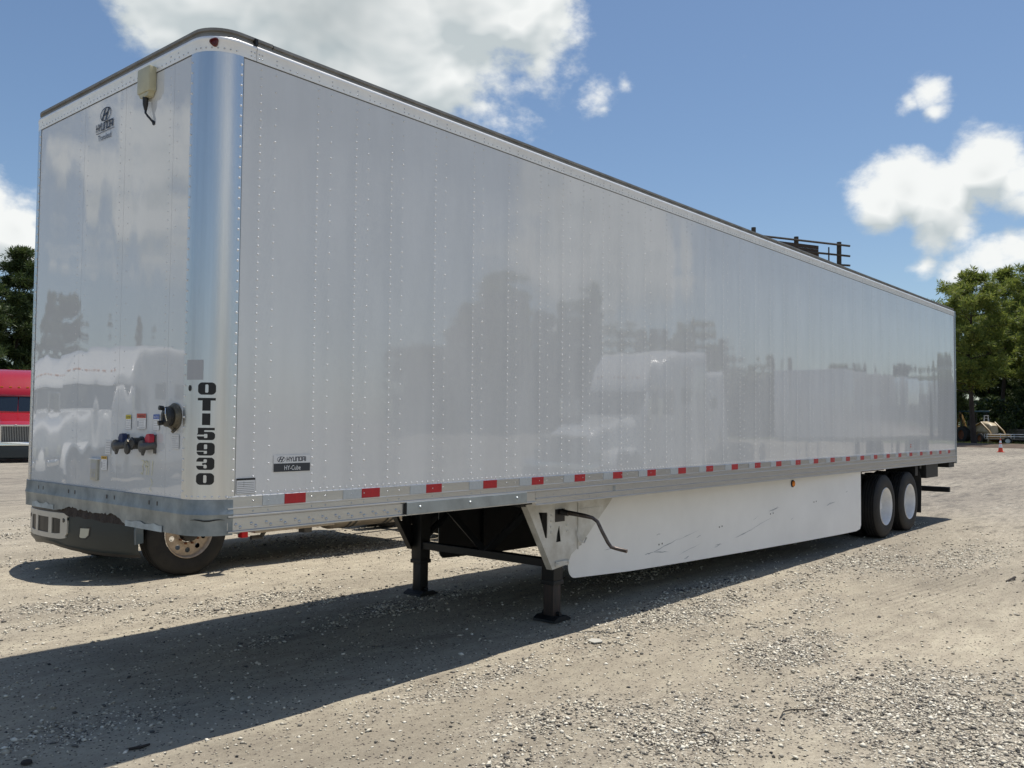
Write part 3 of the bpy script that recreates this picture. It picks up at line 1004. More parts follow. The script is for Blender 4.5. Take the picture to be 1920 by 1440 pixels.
def backhoe():
    root = empty('backhoe', (88.8, 16.35, 0), R(228)); root.scale = (1.12, 1.12, 1.12)
    tag(root, 'old yellow and tan backhoe tractor parked under the pine by the trailer end', 'backhoe')
    wheel_at(root, (0, -.85, .72), .72, .42, .40, 'rubber', 'rustwheel')
    wheel_at(root, (0, .85, .72), .72, .42, .40, 'rubber', 'rustwheel')
    wheel_at(root, (2.2, -.80, .45), .45, .30, .25, 'rubber', 'rustwheel')
    wheel_at(root, (2.2, .80, .45), .45, .30, .25, 'rubber', 'rustwheel')
    MB().loft([(.9, .95, 1.65, .42, .40), (1.6, .9, 1.85, .45, .42), (2.5, .85, 1.7, .42, .36), (2.75, .9, 1.5, .36, .28)]).build('hood', 'tan', root, smooth=40)
    MB().box(-.6, 2.5, -.38, .38, .55, .92, .03).build('chassis', 'yellow', root)
    for x in (-.45, .85):
        for y in (-.7, .7):
            MB().box(x-.035, x+.035, y-.035, y+.035, .9, 2.62).build('cab_post', 'blackplastic', root)
    MB().box(-.65, 1.05, -.85, .85, 2.62, 2.74, .03).build('canopy', 'teal', root)
    MB().box(-.2, .25, -.28, .28, 1.0, 1.5, .04).box(-.3, -.18, -.28, .28, 1.4, 1.95, .03).build('seat', 'blackplastic', root)
    for y in (-.62, .62):
        MB().tube([(.9, y, 1.3), (2.0, y, 1.75), (3.0, y, 1.05), (3.4, y, .45)], .08, 8).build('loader_arm', 'yellow', root, smooth=40)
    MB().prism([(3.3, .15), (4.0, .08), (4.05, .16), (3.5, .28), (3.42, .75), (3.3, .78)], 1, -.95, .95).build('bucket', 'yellow', root)
    MB().tube([(-.7, 0, .9), (-1.4, 0, 2.3), (-1.6, 0, 2.6)], [.13, .12, .08], 8).build('boom', 'yellow', root, smooth=40)
    MB().tube([(-1.6, 0, 2.6), (-2.1, .0, 1.4)], [.10, .07], 8).build('dipper', 'yellow', root, smooth=40)
    MB().prism([(-2.25, .85), (-1.9, .9), (-2.0, 1.4), (-2.2, 1.45), (-2.45, 1.15)], 1, -.3, .3).build('digging_bucket', 'yellow', root)


backhoe()


def ladder():
    root = empty('step_ladder', (88.5, 15.1, 0), R(30))
    tag(root, 'pale step ladder standing beside the old backhoe', 'ladder')
    for s in (-1, 1):
        MB().tube([(-.45, s*.32, 0), (0, s*.16, 2.6)], .035, 6).build('side_rail', 'pale_print', root)
        MB().tube([(.55, s*.30, 0), (.05, s*.16, 2.6)], .028, 6).build('rear_leg', 'pale_print', root)
    for i in range(8):
        f = (i+.8)/8.6
        z = 2.6*f; x = -.45*(1-f); w = .32-.16*f
        MB().box(x-.05, x+.05, -w, w, z-.015, z+.015).build('step', 'pale_print', root)
    MB().box(-.10, .14, -.19, .19, 2.58, 2.64).build('top_cap', 'pale_print', root)


ladder()


def log_pile():
    root = empty('lumber_pile', (93.0, 12.6, 0), R(-78))
    tag(root, 'stack of grey timbers at the right picture edge behind the cone', 'lumber')
    rs = random.Random(4)
    for j in range(4):
        for i in range(5-(j % 2)):
            x = (i-2)*.30+(.15 if j % 2 else 0)
            MB().box(-2.2+rs.uniform(-.2, .2), 2.3+rs.uniform(-.3, .3), x-.13, x+.13, .32+j*.27, .32+j*.27+.24, .01).build('timber', 'lumber', root)
    for x in (-1.5, 1.5):
        MB().box(x-.1, x+.1, -.8, .8, 0, .31).build('bearer', 'lumber', root)
    root = empty('utility_trailer', (86.0, 13.0, 0), R(-70))
    tag(root, 'low empty utility trailer with thin side rails between backhoe and timbers', 'trailer')
    MB().box(-1.6, 1.6, -.75, .75, .45, .53).build('deck', 'lumber', root)
    for z in (.72, .92):
        for s in (-1, 1):
            MB().tube([(-1.6, s*.75, z), (1.6, s*.75, z)], .022, 6).build('rail', 'pale_print', root)
    for x in (-1.6, -.53, .53, 1.6):
        for s in (-1, 1):
            MB().box(x-.02, x+.02, s*.75-.02, s*.75+.02, .53, .93).build('stake', 'pale_print', root)
    wheel_at(root, (0, -.88, .34), .34, .2, .2, 'rubber', 'pale_print')
    wheel_at(root, (0, .88, .34), .34, .2, .2, 'rubber', 'pale_print')
    MB().tube([(1.6, 0, .45), (2.7, 0, .42)], .04, 6).build('drawbar', 'greycast', root)


log_pile()

# ------------------------------------------------------------------ flat print helpers
def fmap(u, v, y0, z0, d=.0045):           # on the front wall, reading from left to right
    return (-d, y0-u, z0+v)


def smap(u, v, x0, z0, d=.0045):           # on the near side wall
    return (x0+u, -d, z0+v)


def rects(rs, mp):
    mb = MB()
    for a, b, c, d in rs:
        mb.add([mp(a, c), mp(b, c), mp(b, d), mp(a, d)], [(0, 1, 2, 3)])
    return mb


GL_ = {'H': [[(0, 0), (0, 1)], [(1, 0), (1, 1)], [(0, .5), (1, .5)]], 'Y': [[(0, 1), (.5, .45)], [(1, 1), (.5, .45)], [(.5, .5), (.5, 0)]],
       'U': [[(0, 1), (0, 0), (1, 0), (1, 1)]], 'N': [[(0, 0), (0, 1), (1, 1), (1, 0)]], 'D': [[(0, 0), (0, 1), (1, 1), (1, 0), (0, 0)]],
       'A': [[(0, 0), (0, 1), (1, 1), (1, 0)], [(0, .42), (1, .42)]], 'I': [[(0, 0), (0, 1)]],
       '3': [[(0, 1), (1, .95), (.4, .55), (1, .3), (.6, 0), (0, .1)]], '9': [[(1, .6), (.3, .55), (.1, .85), (.5, 1), (1, .9), (.9, 0)]], '1': [[(.3, 1), (.4, 0)]]}


def strokes(txt, w, h, gap, sw, mp, u0=0, v0=0, slant=0):
    mb = MB(); u = u0
    for ch in txt:
        if ch == ' ': u += w*.6; continue
        cw = 0 if ch == 'I' else w
        for pl in GL_[ch]:
            P_ = [(u+p[0]*cw+slant*p[1]*h, v0+p[1]*h) for p in pl]
            for i in range(len(P_)-1):
                (a, b), (c, d) = P_[i], P_[i+1]
                ln = math.hypot(c-a, d-b); dx, dy = (c-a)/ln*sw/2, (d-b)/ln*sw/2
                a, b, c, d = a-dx, b-dy, c+dx, d+dy
                nx, ny = -dy, dx
                mb.add([mp(a+nx, b+ny), mp(a-nx, b-ny), mp(c-nx, d-ny), mp(c+nx, d+ny)], [(0, 1, 2, 3)])
        u += cw+gap
    return mb, u


def logo(mb, cu, cv, a, b, mp, t=.14, n=40):
    vs = []; fs = []
    for k in range(n):
        q = 2*math.pi*k/n
        vs.append(mp(cu+a*math.cos(q), cv+b*math.sin(q)))
        vs.append(mp(cu+a*(1-t*.7)*math.cos(q), cv+b*(1-t)*math.sin(q)))
    for k in range(n):
        j = (k+1) % n
        fs.append((2*k, 2*j, 2*j+1, 2*k+1))
    mb.add(vs, fs)
    w = a*.12
    for bx in (-.34, .34):                                    # two leaning uprights, widening to the rim
        mb.add([mp(cu+a*(bx-.34)-w*.9, cv-b*.82), mp(cu+a*(bx-.34)+w*1.3, cv-b*.82), mp(cu+a*(bx+.30)+w*.9, cv+b*.82), mp(cu+a*(bx+.30)-w*1.3, cv+b*.82)], [(0, 1, 2, 3)])
    mb.add([mp(cu-a*.36, cv-b*.22), mp(cu+a*.30, cv-b*.05), mp(cu+a*.36, cv+b*.22), mp(cu-a*.30, cv+b*.05)], [(0, 1, 2, 3)])
    return mb


def font_mesh(txt, size, mp, width=None):
    cu = bpy.data.curves.new('t', 'FONT'); cu.body = txt; cu.size = size; cu.resolution_u = 3
    ob = bpy.data.objects.new('t', cu); COL.objects.link(ob)
    dg = bpy.context.evaluated_depsgraph_get()
    me = bpy.data.meshes.new_from_object(ob.evaluated_get(dg))
    vs = [v.co.copy() for v in me.vertices]
    x0 = min(v.x for v in vs); x1 = max(v.x for v in vs)
    k = (width/(x1-x0)) if width else 1
    mb = MB()
    mb.add([mp((v.x-x0)*k, v.y) for v in vs], [tuple(p.vertices) for p in me.polygons])
    bpy.data.objects.remove(ob); bpy.data.curves.remove(cu); bpy.data.meshes.remove(me)
    return mb


# ------------------------------------------------------------------ the trailer
L_, W_ = 16.15, 2.59
T = empty('semi_trailer', (0, 0, 0))
tag(T, 'long white dry van semi trailer standing alone on its landing gear', 'semi trailer')
RC = .20


def plan(off=0.0, x_end=RC, n=10, far_end=RC, step=.12):
    """outline of the nose from the near side round the front to the far side, pushed outward by off: (x, y, nx, ny, s)"""
    pts = []
    k = max(1, int((x_end-RC)/.25))
    if x_end > RC:
        for i in range(k): pts.append((x_end-(x_end-RC)*i/k, 0, 0, -1))
    for i in range(n+1):
        t = math.pi/2*i/n
        pts.append((RC-RC*math.sin(t), RC-RC*math.cos(t), -math.sin(t), -math.cos(t)))
    y = RC+step
    while y < W_-RC-.02:
        pts.append((0, y, -1, 0)); y += step
    for i in range(n+1):
        t = math.pi/2*i/n
        pts.append((RC-RC*math.cos(t), W_-RC+RC*math.sin(t), -math.cos(t), math.sin(t)))
    if far_end > RC:
        pts.append((far_end, W_, 0, 1))
    return [(x+nx*off, y+ny*off, nx, ny) for x, y, nx, ny in pts]


def band(prof, x_end, far_end, **kw):
    """sweep a (outward, z) profile round the nose"""
    pl = plan(0, x_end, far_end=far_end, **kw)
    m = len(prof); vs = []; fs = []
    for x, y, nx, ny in pl:
        for o, z in prof: vs.append((x+nx*o, y+ny*o, z))
    for i in range(len(pl)-1):
        for j in range(m-1):
            fs.append((i*m+j, (i+1)*m+j, (i+1)*m+j+1, i*m+j+1))
    return MB().add(vs, fs)


def B(mb, name, m, parent=None, kind=None, smooth=None, normals=True):
    return mb.build(name, m, parent or T, kind, smooth, tilt=True, normals=normals)


ZB, ZT = 1.352, 4.000
rows = [.338, .765, 1.084, 1.401, 1.832, 2.245, 2.658, 3.071, 3.382, 3.687, 3.995, 4.308]
while rows[-1] < 15.6: rows.append(rows[-1]+.4125)
# side panels, overlapped at every third post; a whisker of pillowing between the posts
cuts = [RC-.02]+[rows[i]+.053 for i in range(2, len(rows)-2, 3)]+[16.10]
rsd = random.Random(2)
for i in range(len(cuts)-1):
    x0, x1 = cuts[i]+.00005, cuts[i+1]-.00005
    nx, nz = max(4, int((x1-x0)/.09)), 12
    vs = []; fs = []
    for a in range(nx+1):
        for b in range(nz+1):
            x = x0+(x1-x0)*a/nx; z = ZB+(ZT-ZB)*b/nz
            near = min(abs(x-r-.05) for r in rows)
            yy = 0.0
            vs.append((x, yy, z))
    for a in range(nx):
        for b in range(nz):
            k = a*(nz+1)+b
            fs.append((k, k+nz+1, k+nz+2, k+1))
    base = len(vs)
    vs += [(x0, .004, ZB), (x1, .004, ZB), (x1, .004, ZT), (x0, .004, ZT)]
    fs.append((base, base+3, base+2, base+1))
    c = [0, nx*(nz+1), nx*(nz+1)+nz, nz]
    fs += [(c[0], base, base+1, c[1]), (c[2], base+2, base+3, c[3]), (c[1], base+1, base+2, c[2]), (c[3], base+3, base, c[0])]
    B(MB().add(vs, fs), 'side_panel', 'white_panel', smooth=30)
B(MB().box(RC-.02, 16.1, W_-.004, W_, ZB, ZT), 'side_panel', 'white_panel')
# front panels
fcuts = [RC-.02, .41, 1.03, 1.63, W_-RC+.02]
for i in range(4):
    B(MB().box(0, .004, fcuts[i]+.001, fcuts[i+1]-.001, ZB, ZT), 'front_panel', 'white_panel2')
# corner posts
for far in (0, 1):
    vs = []; fs = []
    N = 20
    pth = [(RC+.012, 0, 0, -1)]
    for i in range(N+1):
        t = math.pi/2*i/N
        pth.append((RC-RC*math.sin(t), RC-RC*math.cos(t), -math.sin(t), -math.cos(t)))
    pth.append((0, RC+.012, -1, 0))
    for x, y, nx, ny in pth:
        o = .0035
        X, Y = x+nx*o, y+ny*o
        if far: Y = W_-Y
        vs += [(X, Y, 1.345), (X, Y, ZT+.005)]
    for i in range(len(pth)-1): fs.append((2*i, 2*i+2, 2*i+3, 2*i+1))
    # seam edges
    B(MB().add(vs, fs), 'corner_post', 'post', smooth=35)
# top rails
pr_top = [(-.01, 3.994), (.004, 3.995), (.0048, 3.998), (.0048, 4.060), (.0065, 4.063), (.0085, 4.072), (.0065, 4.081), (.002, 4.086), (-.03, 4.086)]
B(band(pr_top, .298, .30), 'front_top_rail', 'alutop', smooth=35)
for far in (0, 1):
    vs = []; fs = []
    m = len(pr_top)
    for x in (.3015, 16.15):
        for o, z in pr_top:
            vs.append((x, -o if not far else W_+o, z))
    fs = [(j, m+j, m+j+1, j+1) for j in range(m-1)]+[tuple(range(m)), tuple(range(2*m-1, m-1, -1))]
    B(MB().add(vs, fs), 'side_top_rail', 'alutop', smooth=35)
for a_, b_, c_, d_ in ((RC, 16.10, 3.9885, 3.9942), ):
    B(MB().box(a_, b_, -.0016, 0, c_, d_), 'rail_sealant', 'greycast')
B(MB().box(-.0016, 0, RC, W_-RC, 3.9885, 3.9942), 'rail_sealant', 'greycast')
B(MB().box(RC+.0125, RC+.0165, -.0016, 0, 1.372, 3.988), 'post_sealant', 'greycast')
B(MB().box(-.0016, 0, RC+.0125, RC+.0155, 1.372, 3.988), 'post_sealant', 'greycast')
# roof edge cap: a dark grooved moulding set back from the rail
pr_cap = [(-.004, 4.082), (-.004, 4.100), (-.016, 4.104), (-.016, 4.118), (-.003, 4.122), (-.003, 4.138), (-.030, 4.147), (-.12, 4.150)]
B(band(pr_cap, .42, .42, step=.2), 'front_roof_cap', 'roofcap', smooth=30)
for far in (0, 1):
    vs = []; m = len(pr_cap)
    for x in (.424, 16.10):
        for o, z in pr_cap: vs.append((x, -o if not far else W_+o, z-.003))
    B(MB().add(vs, [(j, m+j, m+j+1, j+1) for j in range(m-1)]), 'roof_cap', 'roofcap', smooth=30)
B(MB().box(.10, 16.10, .10, W_-.10, 4.10, 4.146), 'roof', 'white_panel')
B(MB().box(.285, .303, -.0118, .03, 4.088, 4.130), 'cap_joint', 'black')
# bottom side rail: beaded extrusion
pr1 = [(.02, 1.372), (-.002, 1.372), (-.006, 1.368), (-.006, 1.306), (-.014, 1.303), (-.014, 1.297), (-.006, 1.294), (-.006, 1.264), (-.020, 1.258), (-.020, 1.250), (-.009, 1.243),
       (-.009, 1.172), (-.020, 1.168), (-.020, 1.160), (.03, 1.160)]
pr2 = [(.02, 1.372), (-.002, 1.372), (-.006, 1.368), (-.006, 1.306), (-.014, 1.303), (-.014, 1.297), (-.006, 1.294), (-.006, 1.264), (-.020, 1.258), (-.020, 1.250), (-.009, 1.243),
       (-.009, 1.196), (-.018, 1.192), (-.018, 1.186), (-.009, 1.182), (-.009, 1.146), (-.021, 1.142), (-.021, 1.134), (.03, 1.134)]
for far in (0, 1):
    for nm, pr, x0, x1 in (('bottom_rail', pr1, .165, 3.02), ('bottom_rail', pr2, 3.022, 16.15)):
        m = len(pr); vs = []
        for x in (x0, x1):
            for y, z in pr: vs.append((x, y if not far else W_-y, z))
        B(MB().add(vs, [(j, m+j, m+j+1, j+1) for j in range(m-1)]+[tuple(range(m)), tuple(range(2*m-1, m-1, -1))]), nm, 'alu', smooth=30)
B(MB().box(1.562, 2.885, -.030, -.0205, 1.166, 1.252, .003), 'rail_plate', 'galv2')
B(MB().box(1.552, 1.560, -.027, -.01, 1.168, 1.250), 'plate_gap', 'black')
for x in (1.69, 2.21, 2.76):
    B(MB().lathe([(-.038, 0), (-.038, .009), (-.030, .014)], (x, 0, 1.212), 1, 12), 'plate_bolt', 'galv2', smooth=40)
B(MB().box(4.16, 4.20, -.011, -.0095, 1.196, 1.262), 'rail_tag', 'galv2')
# reflective tape
tr = MB().box(0, .158, -.0085, -.0065, 1.307, 1.368); ts = MB().box(0, .155, -.0083, -.0065, 1.308, 1.367)
first = {}
tx = [(.399, .555), (1.010, 1.167), (1.607, 1.763), (2.217, 2.375), (2.812, 2.966)]
q = 3.56
while q < 15.95:
    tx.append((q-.156, q)); q += .5985
for a, b in tx:
    for nm, x, mbx, mm in (('silver_tape', a, ts, 'silver_tape'), ('red_tape', b, tr, 'red_tape')):
        if nm not in first:
            o = mbx.build(nm, mm, T); first[nm] = o
        else:
            o = first[nm].copy(); COL.objects.link(o); o.parent = T
        o.location = (x, 0, -TILT*(x+.07))
        o.rotation_euler = (0, TILT, 0)


# rivets, real domes joined in one mesh per surface
def rivet_mesh(items, r, h, n=7):
    """items: (point, outward normal)"""
    mb = MB()
    for p, nv in items:
        nv = Vector(nv); p = Vector(p)
        a = nv.cross(Vector((0, 0, 1))).normalized() if abs(nv.z) < .9 else Vector((1, 0, 0)); b = nv.cross(a)
        vs = []
        for (rr_, hh) in ((r, 0), (r*.72, h*.7)):
            for k in range(n):
                t = 2*math.pi*k/n
                vs.append(p+(a*math.cos(t)+b*math.sin(t))*rr_+nv*hh)
        vs.append(p+nv*h)
        fs = [(k, (k+1) % n, n+(k+1) % n, n+k) for k in range(n)]+[(n+k, n+(k+1) % n, 2*n) for k in range(n)]
        mb.add(vs, fs)
    return mb


it = []
for r_ in rows:
    z = 1.432
    while z < 3.99:
        it.append(((r_, -.0005, z), (0, -1, 0))); z += .0515
    z = 1.455
    while z < 3.96:
        it.append(((r_+.106, -.0005, z), (0, -1, 0))); z += .1040
x = .25
while x < 16.05:
    it.append(((x, -.0005, 1.388), (0, -1, 0))); x += .0530
B(rivet_mesh(it, .0060, .0052), 'rivets', 'rivet', kind='stuff', smooth=80, normals=False)
it = []
x = .33
while x < 16.0:
    near = min(rows, key=lambda r: abs(r-x))
    if not (near-.03 < x < near+.135): it.append(((x, -.0046, 4.014), (0, -1, 0)))
    x += .0530
for r_ in rows:
    for dx in (0, .106):
        for z in (4.014, 4.040): it.append(((r_+dx, -.0046, z), (0, -1, 0)))
for dx in (.262, .285, .318): 
    for z in (4.014, 4.040): it.append(((dx, -.0046, z), (0, -1, 0)))
for i in range(1, 9):
    t = math.pi/2*i/9
    it.append(((RC-(RC+.0046)*math.sin(t), RC-(RC+.0046)*math.cos(t), 4.014), (-math.sin(t), -math.cos(t), 0)))
y = .25; frows = [.363, .453, .967, 1.092, 1.571, 1.697, 2.355]
while y < 2.40:
    it.append(((-.0046, y, 4.014), (-1, 0, 0)))
    y += .052
for y in frows: it.append(((-.0046, y, 4.042), (-1, 0, 0)))
B(rivet_mesh(it, .0058, .004), 'rail_rivets', 'alu', kind='stuff', smooth=80, normals=False)
it = []
for k_, y in enumerate(frows):
    z = 1.42
    while z < 3.98:
        it.append(((.0, y, z), (-1, 0, 0))); z += (.104 if k_ in (0, 2, 4) else .052)*(1 if k_ < 6 else 1.2)
y = .24
while y < 2.36: it.append(((.0, y, 1.372), (-1, 0, 0))); y += .052
B(rivet_mesh(it, .0050, .003), 'front_rivets', 'rivet', kind='stuff', smooth=80, normals=False)
it = []
z = 1.40
while z < 3.99:
    it.append(((RC, -.0035, z), (0, -1, 0))); it.append(((-.0035, RC, z), (-1, 0, 0)))
    it.append(((-.0035, W_-RC, z), (-1, 0, 0)))
    z += .0620
for i in range(1, 8):
    t = math.pi/2*i/8
    it.append(((RC-(RC+.0035)*math.sin(t), RC-(RC+.0035)*math.cos(t), 1.372), (-math.sin(t), -math.cos(t), 0)))
B(rivet_mesh(it, .0075, .006), 'post_rivets', 'rimwhite', kind='stuff', smooth=80, normals=False)
it = []
for i in range(13):
    x = .222+i*.1045
    if x > 1.5: break
    it.append(((x, -.009, 1.206), (0, -1, 0))); it.append(((x+.030, -.009, 1.190), (0, -1, 0)))
B(rivet_mesh(it, .0105, .008, 9), 'rail_bolts', 'alu', kind='stuff', smooth=80, normals=False)
it = []
for r_ in rows:
    for dx in (0, .106):
        it.append(((r_+dx, -.0064, 1.338), (0, -1, 0))); it.append(((r_+dx, -.0064, 1.279), (0, -1, 0)))
x = 3.06
while x < 15.9:
    it.append(((x, -.009, 1.212), (0, -1, 0))); it.append(((x+.01, -.009, 1.164), (0, -1, 0)))
    x += .103 if (int(x/1.25) % 2 == 0 or x < 4) else .206
B(rivet_mesh(it, .0060, .0045), 'rail_rivets', 'alu', kind='stuff', smooth=80, normals=False)


# galvanised nose sill: bent plate swept round the nose, its lower lip torn away in the middle
def nose_sill():
    pl = plan(0, .195, far_end=.195, step=.022, n=12)
    vs = []; fs = []
    prof = [(.004, 1.356), (.012, 1.354), (.013, 1.300), (.020, 1.270), (.016, 1.255), (.013, 1.215), (.013, None)]
    m = len(prof)
    for i, (x, y, nx, ny) in enumerate(pl):
        bottom = 1.148
        front = x < .001
        if front or y > 1:
            bottom = 1.148 if y < .86 else 1.172 if y > 1.95 else None
        if bottom is None:
            j = (vnoise(np.array([y*13]), np.array([3.3]), 5)[0]-.5)*.030+(vnoise(np.array([y*41]), np.array([1.3]), 6)[0]-.5)*.020
            f = min(1, (y-.86)/.10)
            g_ = min(1, (1.95-y)/.25)
            bottom = 1.150+.050*f*g_+j*f*g_+.015*(1-g_)
        dent = .004*(vnoise(np.array([(x+y)*6]), np.array([2.0]), 8)[0]-.5)
        for k_, (o, z) in enumerate(prof):
            zz = bottom if z is None else max(z, bottom+.001*(m-k_))
            vs.append((x+nx*(o+dent), y+ny*(o+dent), zz))
    for i in range(len(pl)-1):
        for j in range(m-1): fs.append((i*m+j, (i+1)*m+j, (i+1)*m+j+1, i*m+j+1))
    o = B(MB().add(vs, fs), 'nose_sill', 'galv', smooth=25)
    # bolt slots and a gouge
    sl = MB()
    for y in (.47, .57, 1.02, 1.13, 1.60, 1.70, 2.12, 2.20):
        sl.box(-.0155, -.0135, y-.006, y+.006, 1.300, 1.325)
    B(sl, 'bolt_slots', 'greycast')
    # scraped bright lower lip near the corner and at the far end
    for ya, yb, z0, z1 in ((.40, .86, 1.150, 1.186), (1.93, 2.30, 1.174, 1.206)):
        n = 24; sc = MB()
        v_ = []
        for i in range(n+1):
            y = ya+(yb-ya)*i/n
            w = (vnoise(np.array([y*18.]), np.array([9.]), 3)[0]-.5)*.016
            v_ += [(-.0175, y, z0-.004), (-.0175, y, z1+w)]
        sc.add(v_, [(2*i, 2*i+2, 2*i+3, 2*i+1) for i in range(n)])
        B(sc, 'scraped_lip', 'scuff')
    g_ = MB()
    for k_ in range(3):
        v_ = []
        for i in range(8):
            t = math.radians(14+i*7.5-k_*3)
            o = .0195
            z = 1.238+.004*math.sin(i*1.3)+k_*.006
            w = .0035*math.sin(math.pi*i/7)+.0006
            v_ += [(RC-(RC+o)*math.sin(t), RC-(RC+o)*math.cos(t), z-w), (RC-(RC+o)*math.sin(t), RC-(RC+o)*math.cos(t), z+w)]
        if k_ < 1: g_.add(v_, [(2*i, 2*i+2, 2*i+3, 2*i+1) for i in range(7)])
    B(g_, 'gouge', 'black')


nose_sill()
# what the torn lip bares: rusty front crossmember with a ragged lower edge
vs = []; fs = []
n = 60
for i in range(n+1):
    y = .80+(1.98-.80)*i/n
    b = 1.142+(vnoise(np.array([y*16]), np.array([6.1]), 15)[0]-.5)*.016
    if y > 1.75: b += (y-1.75)*.16
    vs += [(-.005+.006*math.sin(i*.9), y, b), (-.003, y, 1.26)]
fs = [(2*i, 2*i+2, 2*i+3, 2*i+1) for i in range(n)]
B(MB().add(vs, fs), 'rusty_crossmember', 'rust', smooth=40)
B(MB().box(.09, 3.0, .09, W_-.09, 1.17, 1.30), 'coupler_plate', 'black')
B(MB().lathe([(1.04, .0), (1.04, .045), (1.07, .045), (1.07, .032), (1.13, .032), (1.17, .055)], (.92, W_/2, 0), 2, 20), 'kingpin', 'greycast', smooth=40)
B(MB().box(3.0, 16.1, .03, W_-.03, 1.275, 1.345), 'floor', 'black')
cm = MB()
x = 3.2
while x < 15.9:
    cm.box(x-.03, x+.03, .03, W_-.03, 1.165, 1.272); x += .305
B(cm, 'crossmembers', 'black', kind='stuff')

# unit number on the corner post
def rr(u, v, x0, y0, x1, y1, r, asp=1.35):
    X = u*asp; x0 *= asp; x1 *= asp
    if not (x0 <= X <= x1 and y0 <= v <= y1): return False
    cx = min(max(X, x0+r), x1-r); cy = min(max(v, y0+r), y1-r)
    return (X-cx)**2+(v-cy)**2 <= r*r


def g0(u, v): return rr(u, v, 0, 0, 1, 1, .34) and not rr(u, v, .41, .17, .58, .83, .06)
def gT(u, v): return v > .80 or .27 < u < .73
def gI(u, v): return .27 < u < .73
def g5(u, v):
    if v > .80: return .04 < u < .97
    if v > .58 and u < .40: return u > .04
    if not rr(u, v, 0, 0, 1, .66, .26): return v > .5 and u < .4 and u > .04
    if rr(u, v, .40, .15, .58, .50, .05): return False
    return not (u < .41 and .30 < v < .42)
def g9(u, v):
    if not rr(u, v, 0, 0, 1, 1, .30): return False
    if rr(u, v, .41, .50, .58, .86, .05) or rr(u, v, .41, .13, .58, .32, .05): return False
    return not (u < .58 and .30 < v < .38)
def g3(u, v):
    if not rr(u, v, 0, 0, 1, 1, .28): return False
    if rr(u, v, .41, .14, .58, .42, .05) or rr(u, v, .41, .58, .58, .86, .05): return False
    return not (u < .50 and (.33 < v < .40 or .58 < v < .66)) and not (u < .34 and .33 < v < .66)


zz = [(2.0363, 1.9649), (1.9463, 1.872), (1.8565, 1.7884), (1.773, 1.7019), (1.6864, 1.6124), (1.6001, 1.5292), (1.5107, 1.443)]
TH0, TH1 = R(31), R(60)
for (z1, z0), g, ch in zip(zz, (g0, gT, gI, g5, g9, g3, g0), 'OTI5930'):
    mb = MB(); nu, nv = 44, 30
    for j in range(nv):
        run = None
        for i in range(nu+1):
            on_ = i < nu and g((i+.5)/nu, (j+.5)/nv)
            if on_ and run is None: run = i
            if (not on_ or (run is not None and i-run >= 6)) and run is not None:
                def pt(u, v):
                    t = TH1+(TH0-TH1)*u; o = RC+.0048
                    return (RC-o*math.sin(t), RC-o*math.cos(t), z0+(z1-z0)*v)
                mb.add([pt(run/nu, j/nv), pt(i/nu, j/nv), pt(i/nu, (j+1)/nv), pt(run/nu, (j+1)/nv)], [(0, 1, 2, 3)])
                run = i if on_ else None
    B(mb, 'unit_number', 'ink')['label'] = 'black character '+ch


def on_post(t0, t1, z0, z1, name, m, o=.0046, n=6):
    vs = []
    for i in range(n+1):
        t = R(t0+(t1-t0)*i/n)
        vs += [(RC-(RC+o)*math.sin(t), RC-(RC+o)*math.cos(t), z0), (RC-(RC+o)*math.sin(t), RC-(RC+o)*math.cos(t), z1)]
    return B(MB().add(vs, [(2*i, 2*i+2, 2*i+3, 2*i+1) for i in range(n)]), name, m)


on_post(52, 84, 2.052, 2.168, 'grey_patch', 'grey_print')
vs = [(RC-(RC+.006)*math.sin(R(76)+.055*math.cos(a)), RC-(RC+.006)*math.cos(R(76)+.055*math.cos(a)), 2.003+.018*math.sin(a)) for a in [k*.524 for k in range(12)]]
B(MB().add(vs, [tuple(range(12))]), 'post_plug', 'blackplastic')
# broken red marker lamp at the top corner
t = R(46); cx, cy = RC-(RC+.0045)*math.sin(t), RC-(RC+.0045)*math.cos(t)
mb = MB(); ax = Vector((-math.sin(t), -math.cos(t), 0)); a_ = Vector((ax.y, -ax.x, 0))
c = Vector((cx, cy, 4.046)); n = 16
vs = []
for r_, h_ in ((.026, 0), (.026, .008), (.018, .011), (.014, .003), (.001, .005)):
    for k in range(n):
        q = 2*math.pi*k/n; w = 1+.13*math.sin(3*q+1)
        vs.append(c+(a_*math.cos(q)+Vector((0, 0, 1))*math.sin(q))*r_*w+ax*h_)
mb.add(vs, [(i*n+k, i*n+(k+1) % n, (i+1)*n+(k+1) % n, (i+1)*n+k) for i in range(4) for k in range(n)])
B(mb, 'marker_lamp', 'darkred', smooth=50)['label'] = 'broken red marker lamp at the top corner'

# sensor box with its cable on the front wall
o = B(MB().box(-.052, 0, .630, .790, 3.868, 4.030, .014), 'sensor_box', 'beige', smooth=40)
o.data.update()
bx = MB().prism([(.645, 3.868), (.665, 3.842), (.755, 3.842), (.775, 3.868)], 0, -.045, -.005)
B(bx, 'box_foot', 'beige')
B(MB().tube([(-.028, .716, 3.846), (-.028, .716, 3.80), (-.026, .716, 3.765)], [.019, .017, .009], 10), 'cable_plug', 'blackplastic', smooth=50)
B(MB().tube([(-.026, .716, 3.77), (-.028, .712, 3.745), (-.022, .690, 3.72), (-.012, .668, 3.695), (.0, .655, 3.678)], [.007, .007, .007, .007, .010], 8), 'cable', 'blackplastic', smooth=50)
B(MB().lathe([(-.006, 0), (-.006, .013), (0, .015)], (0, .655, 3.676), 0, 12), 'cable_grommet', 'blackplastic')

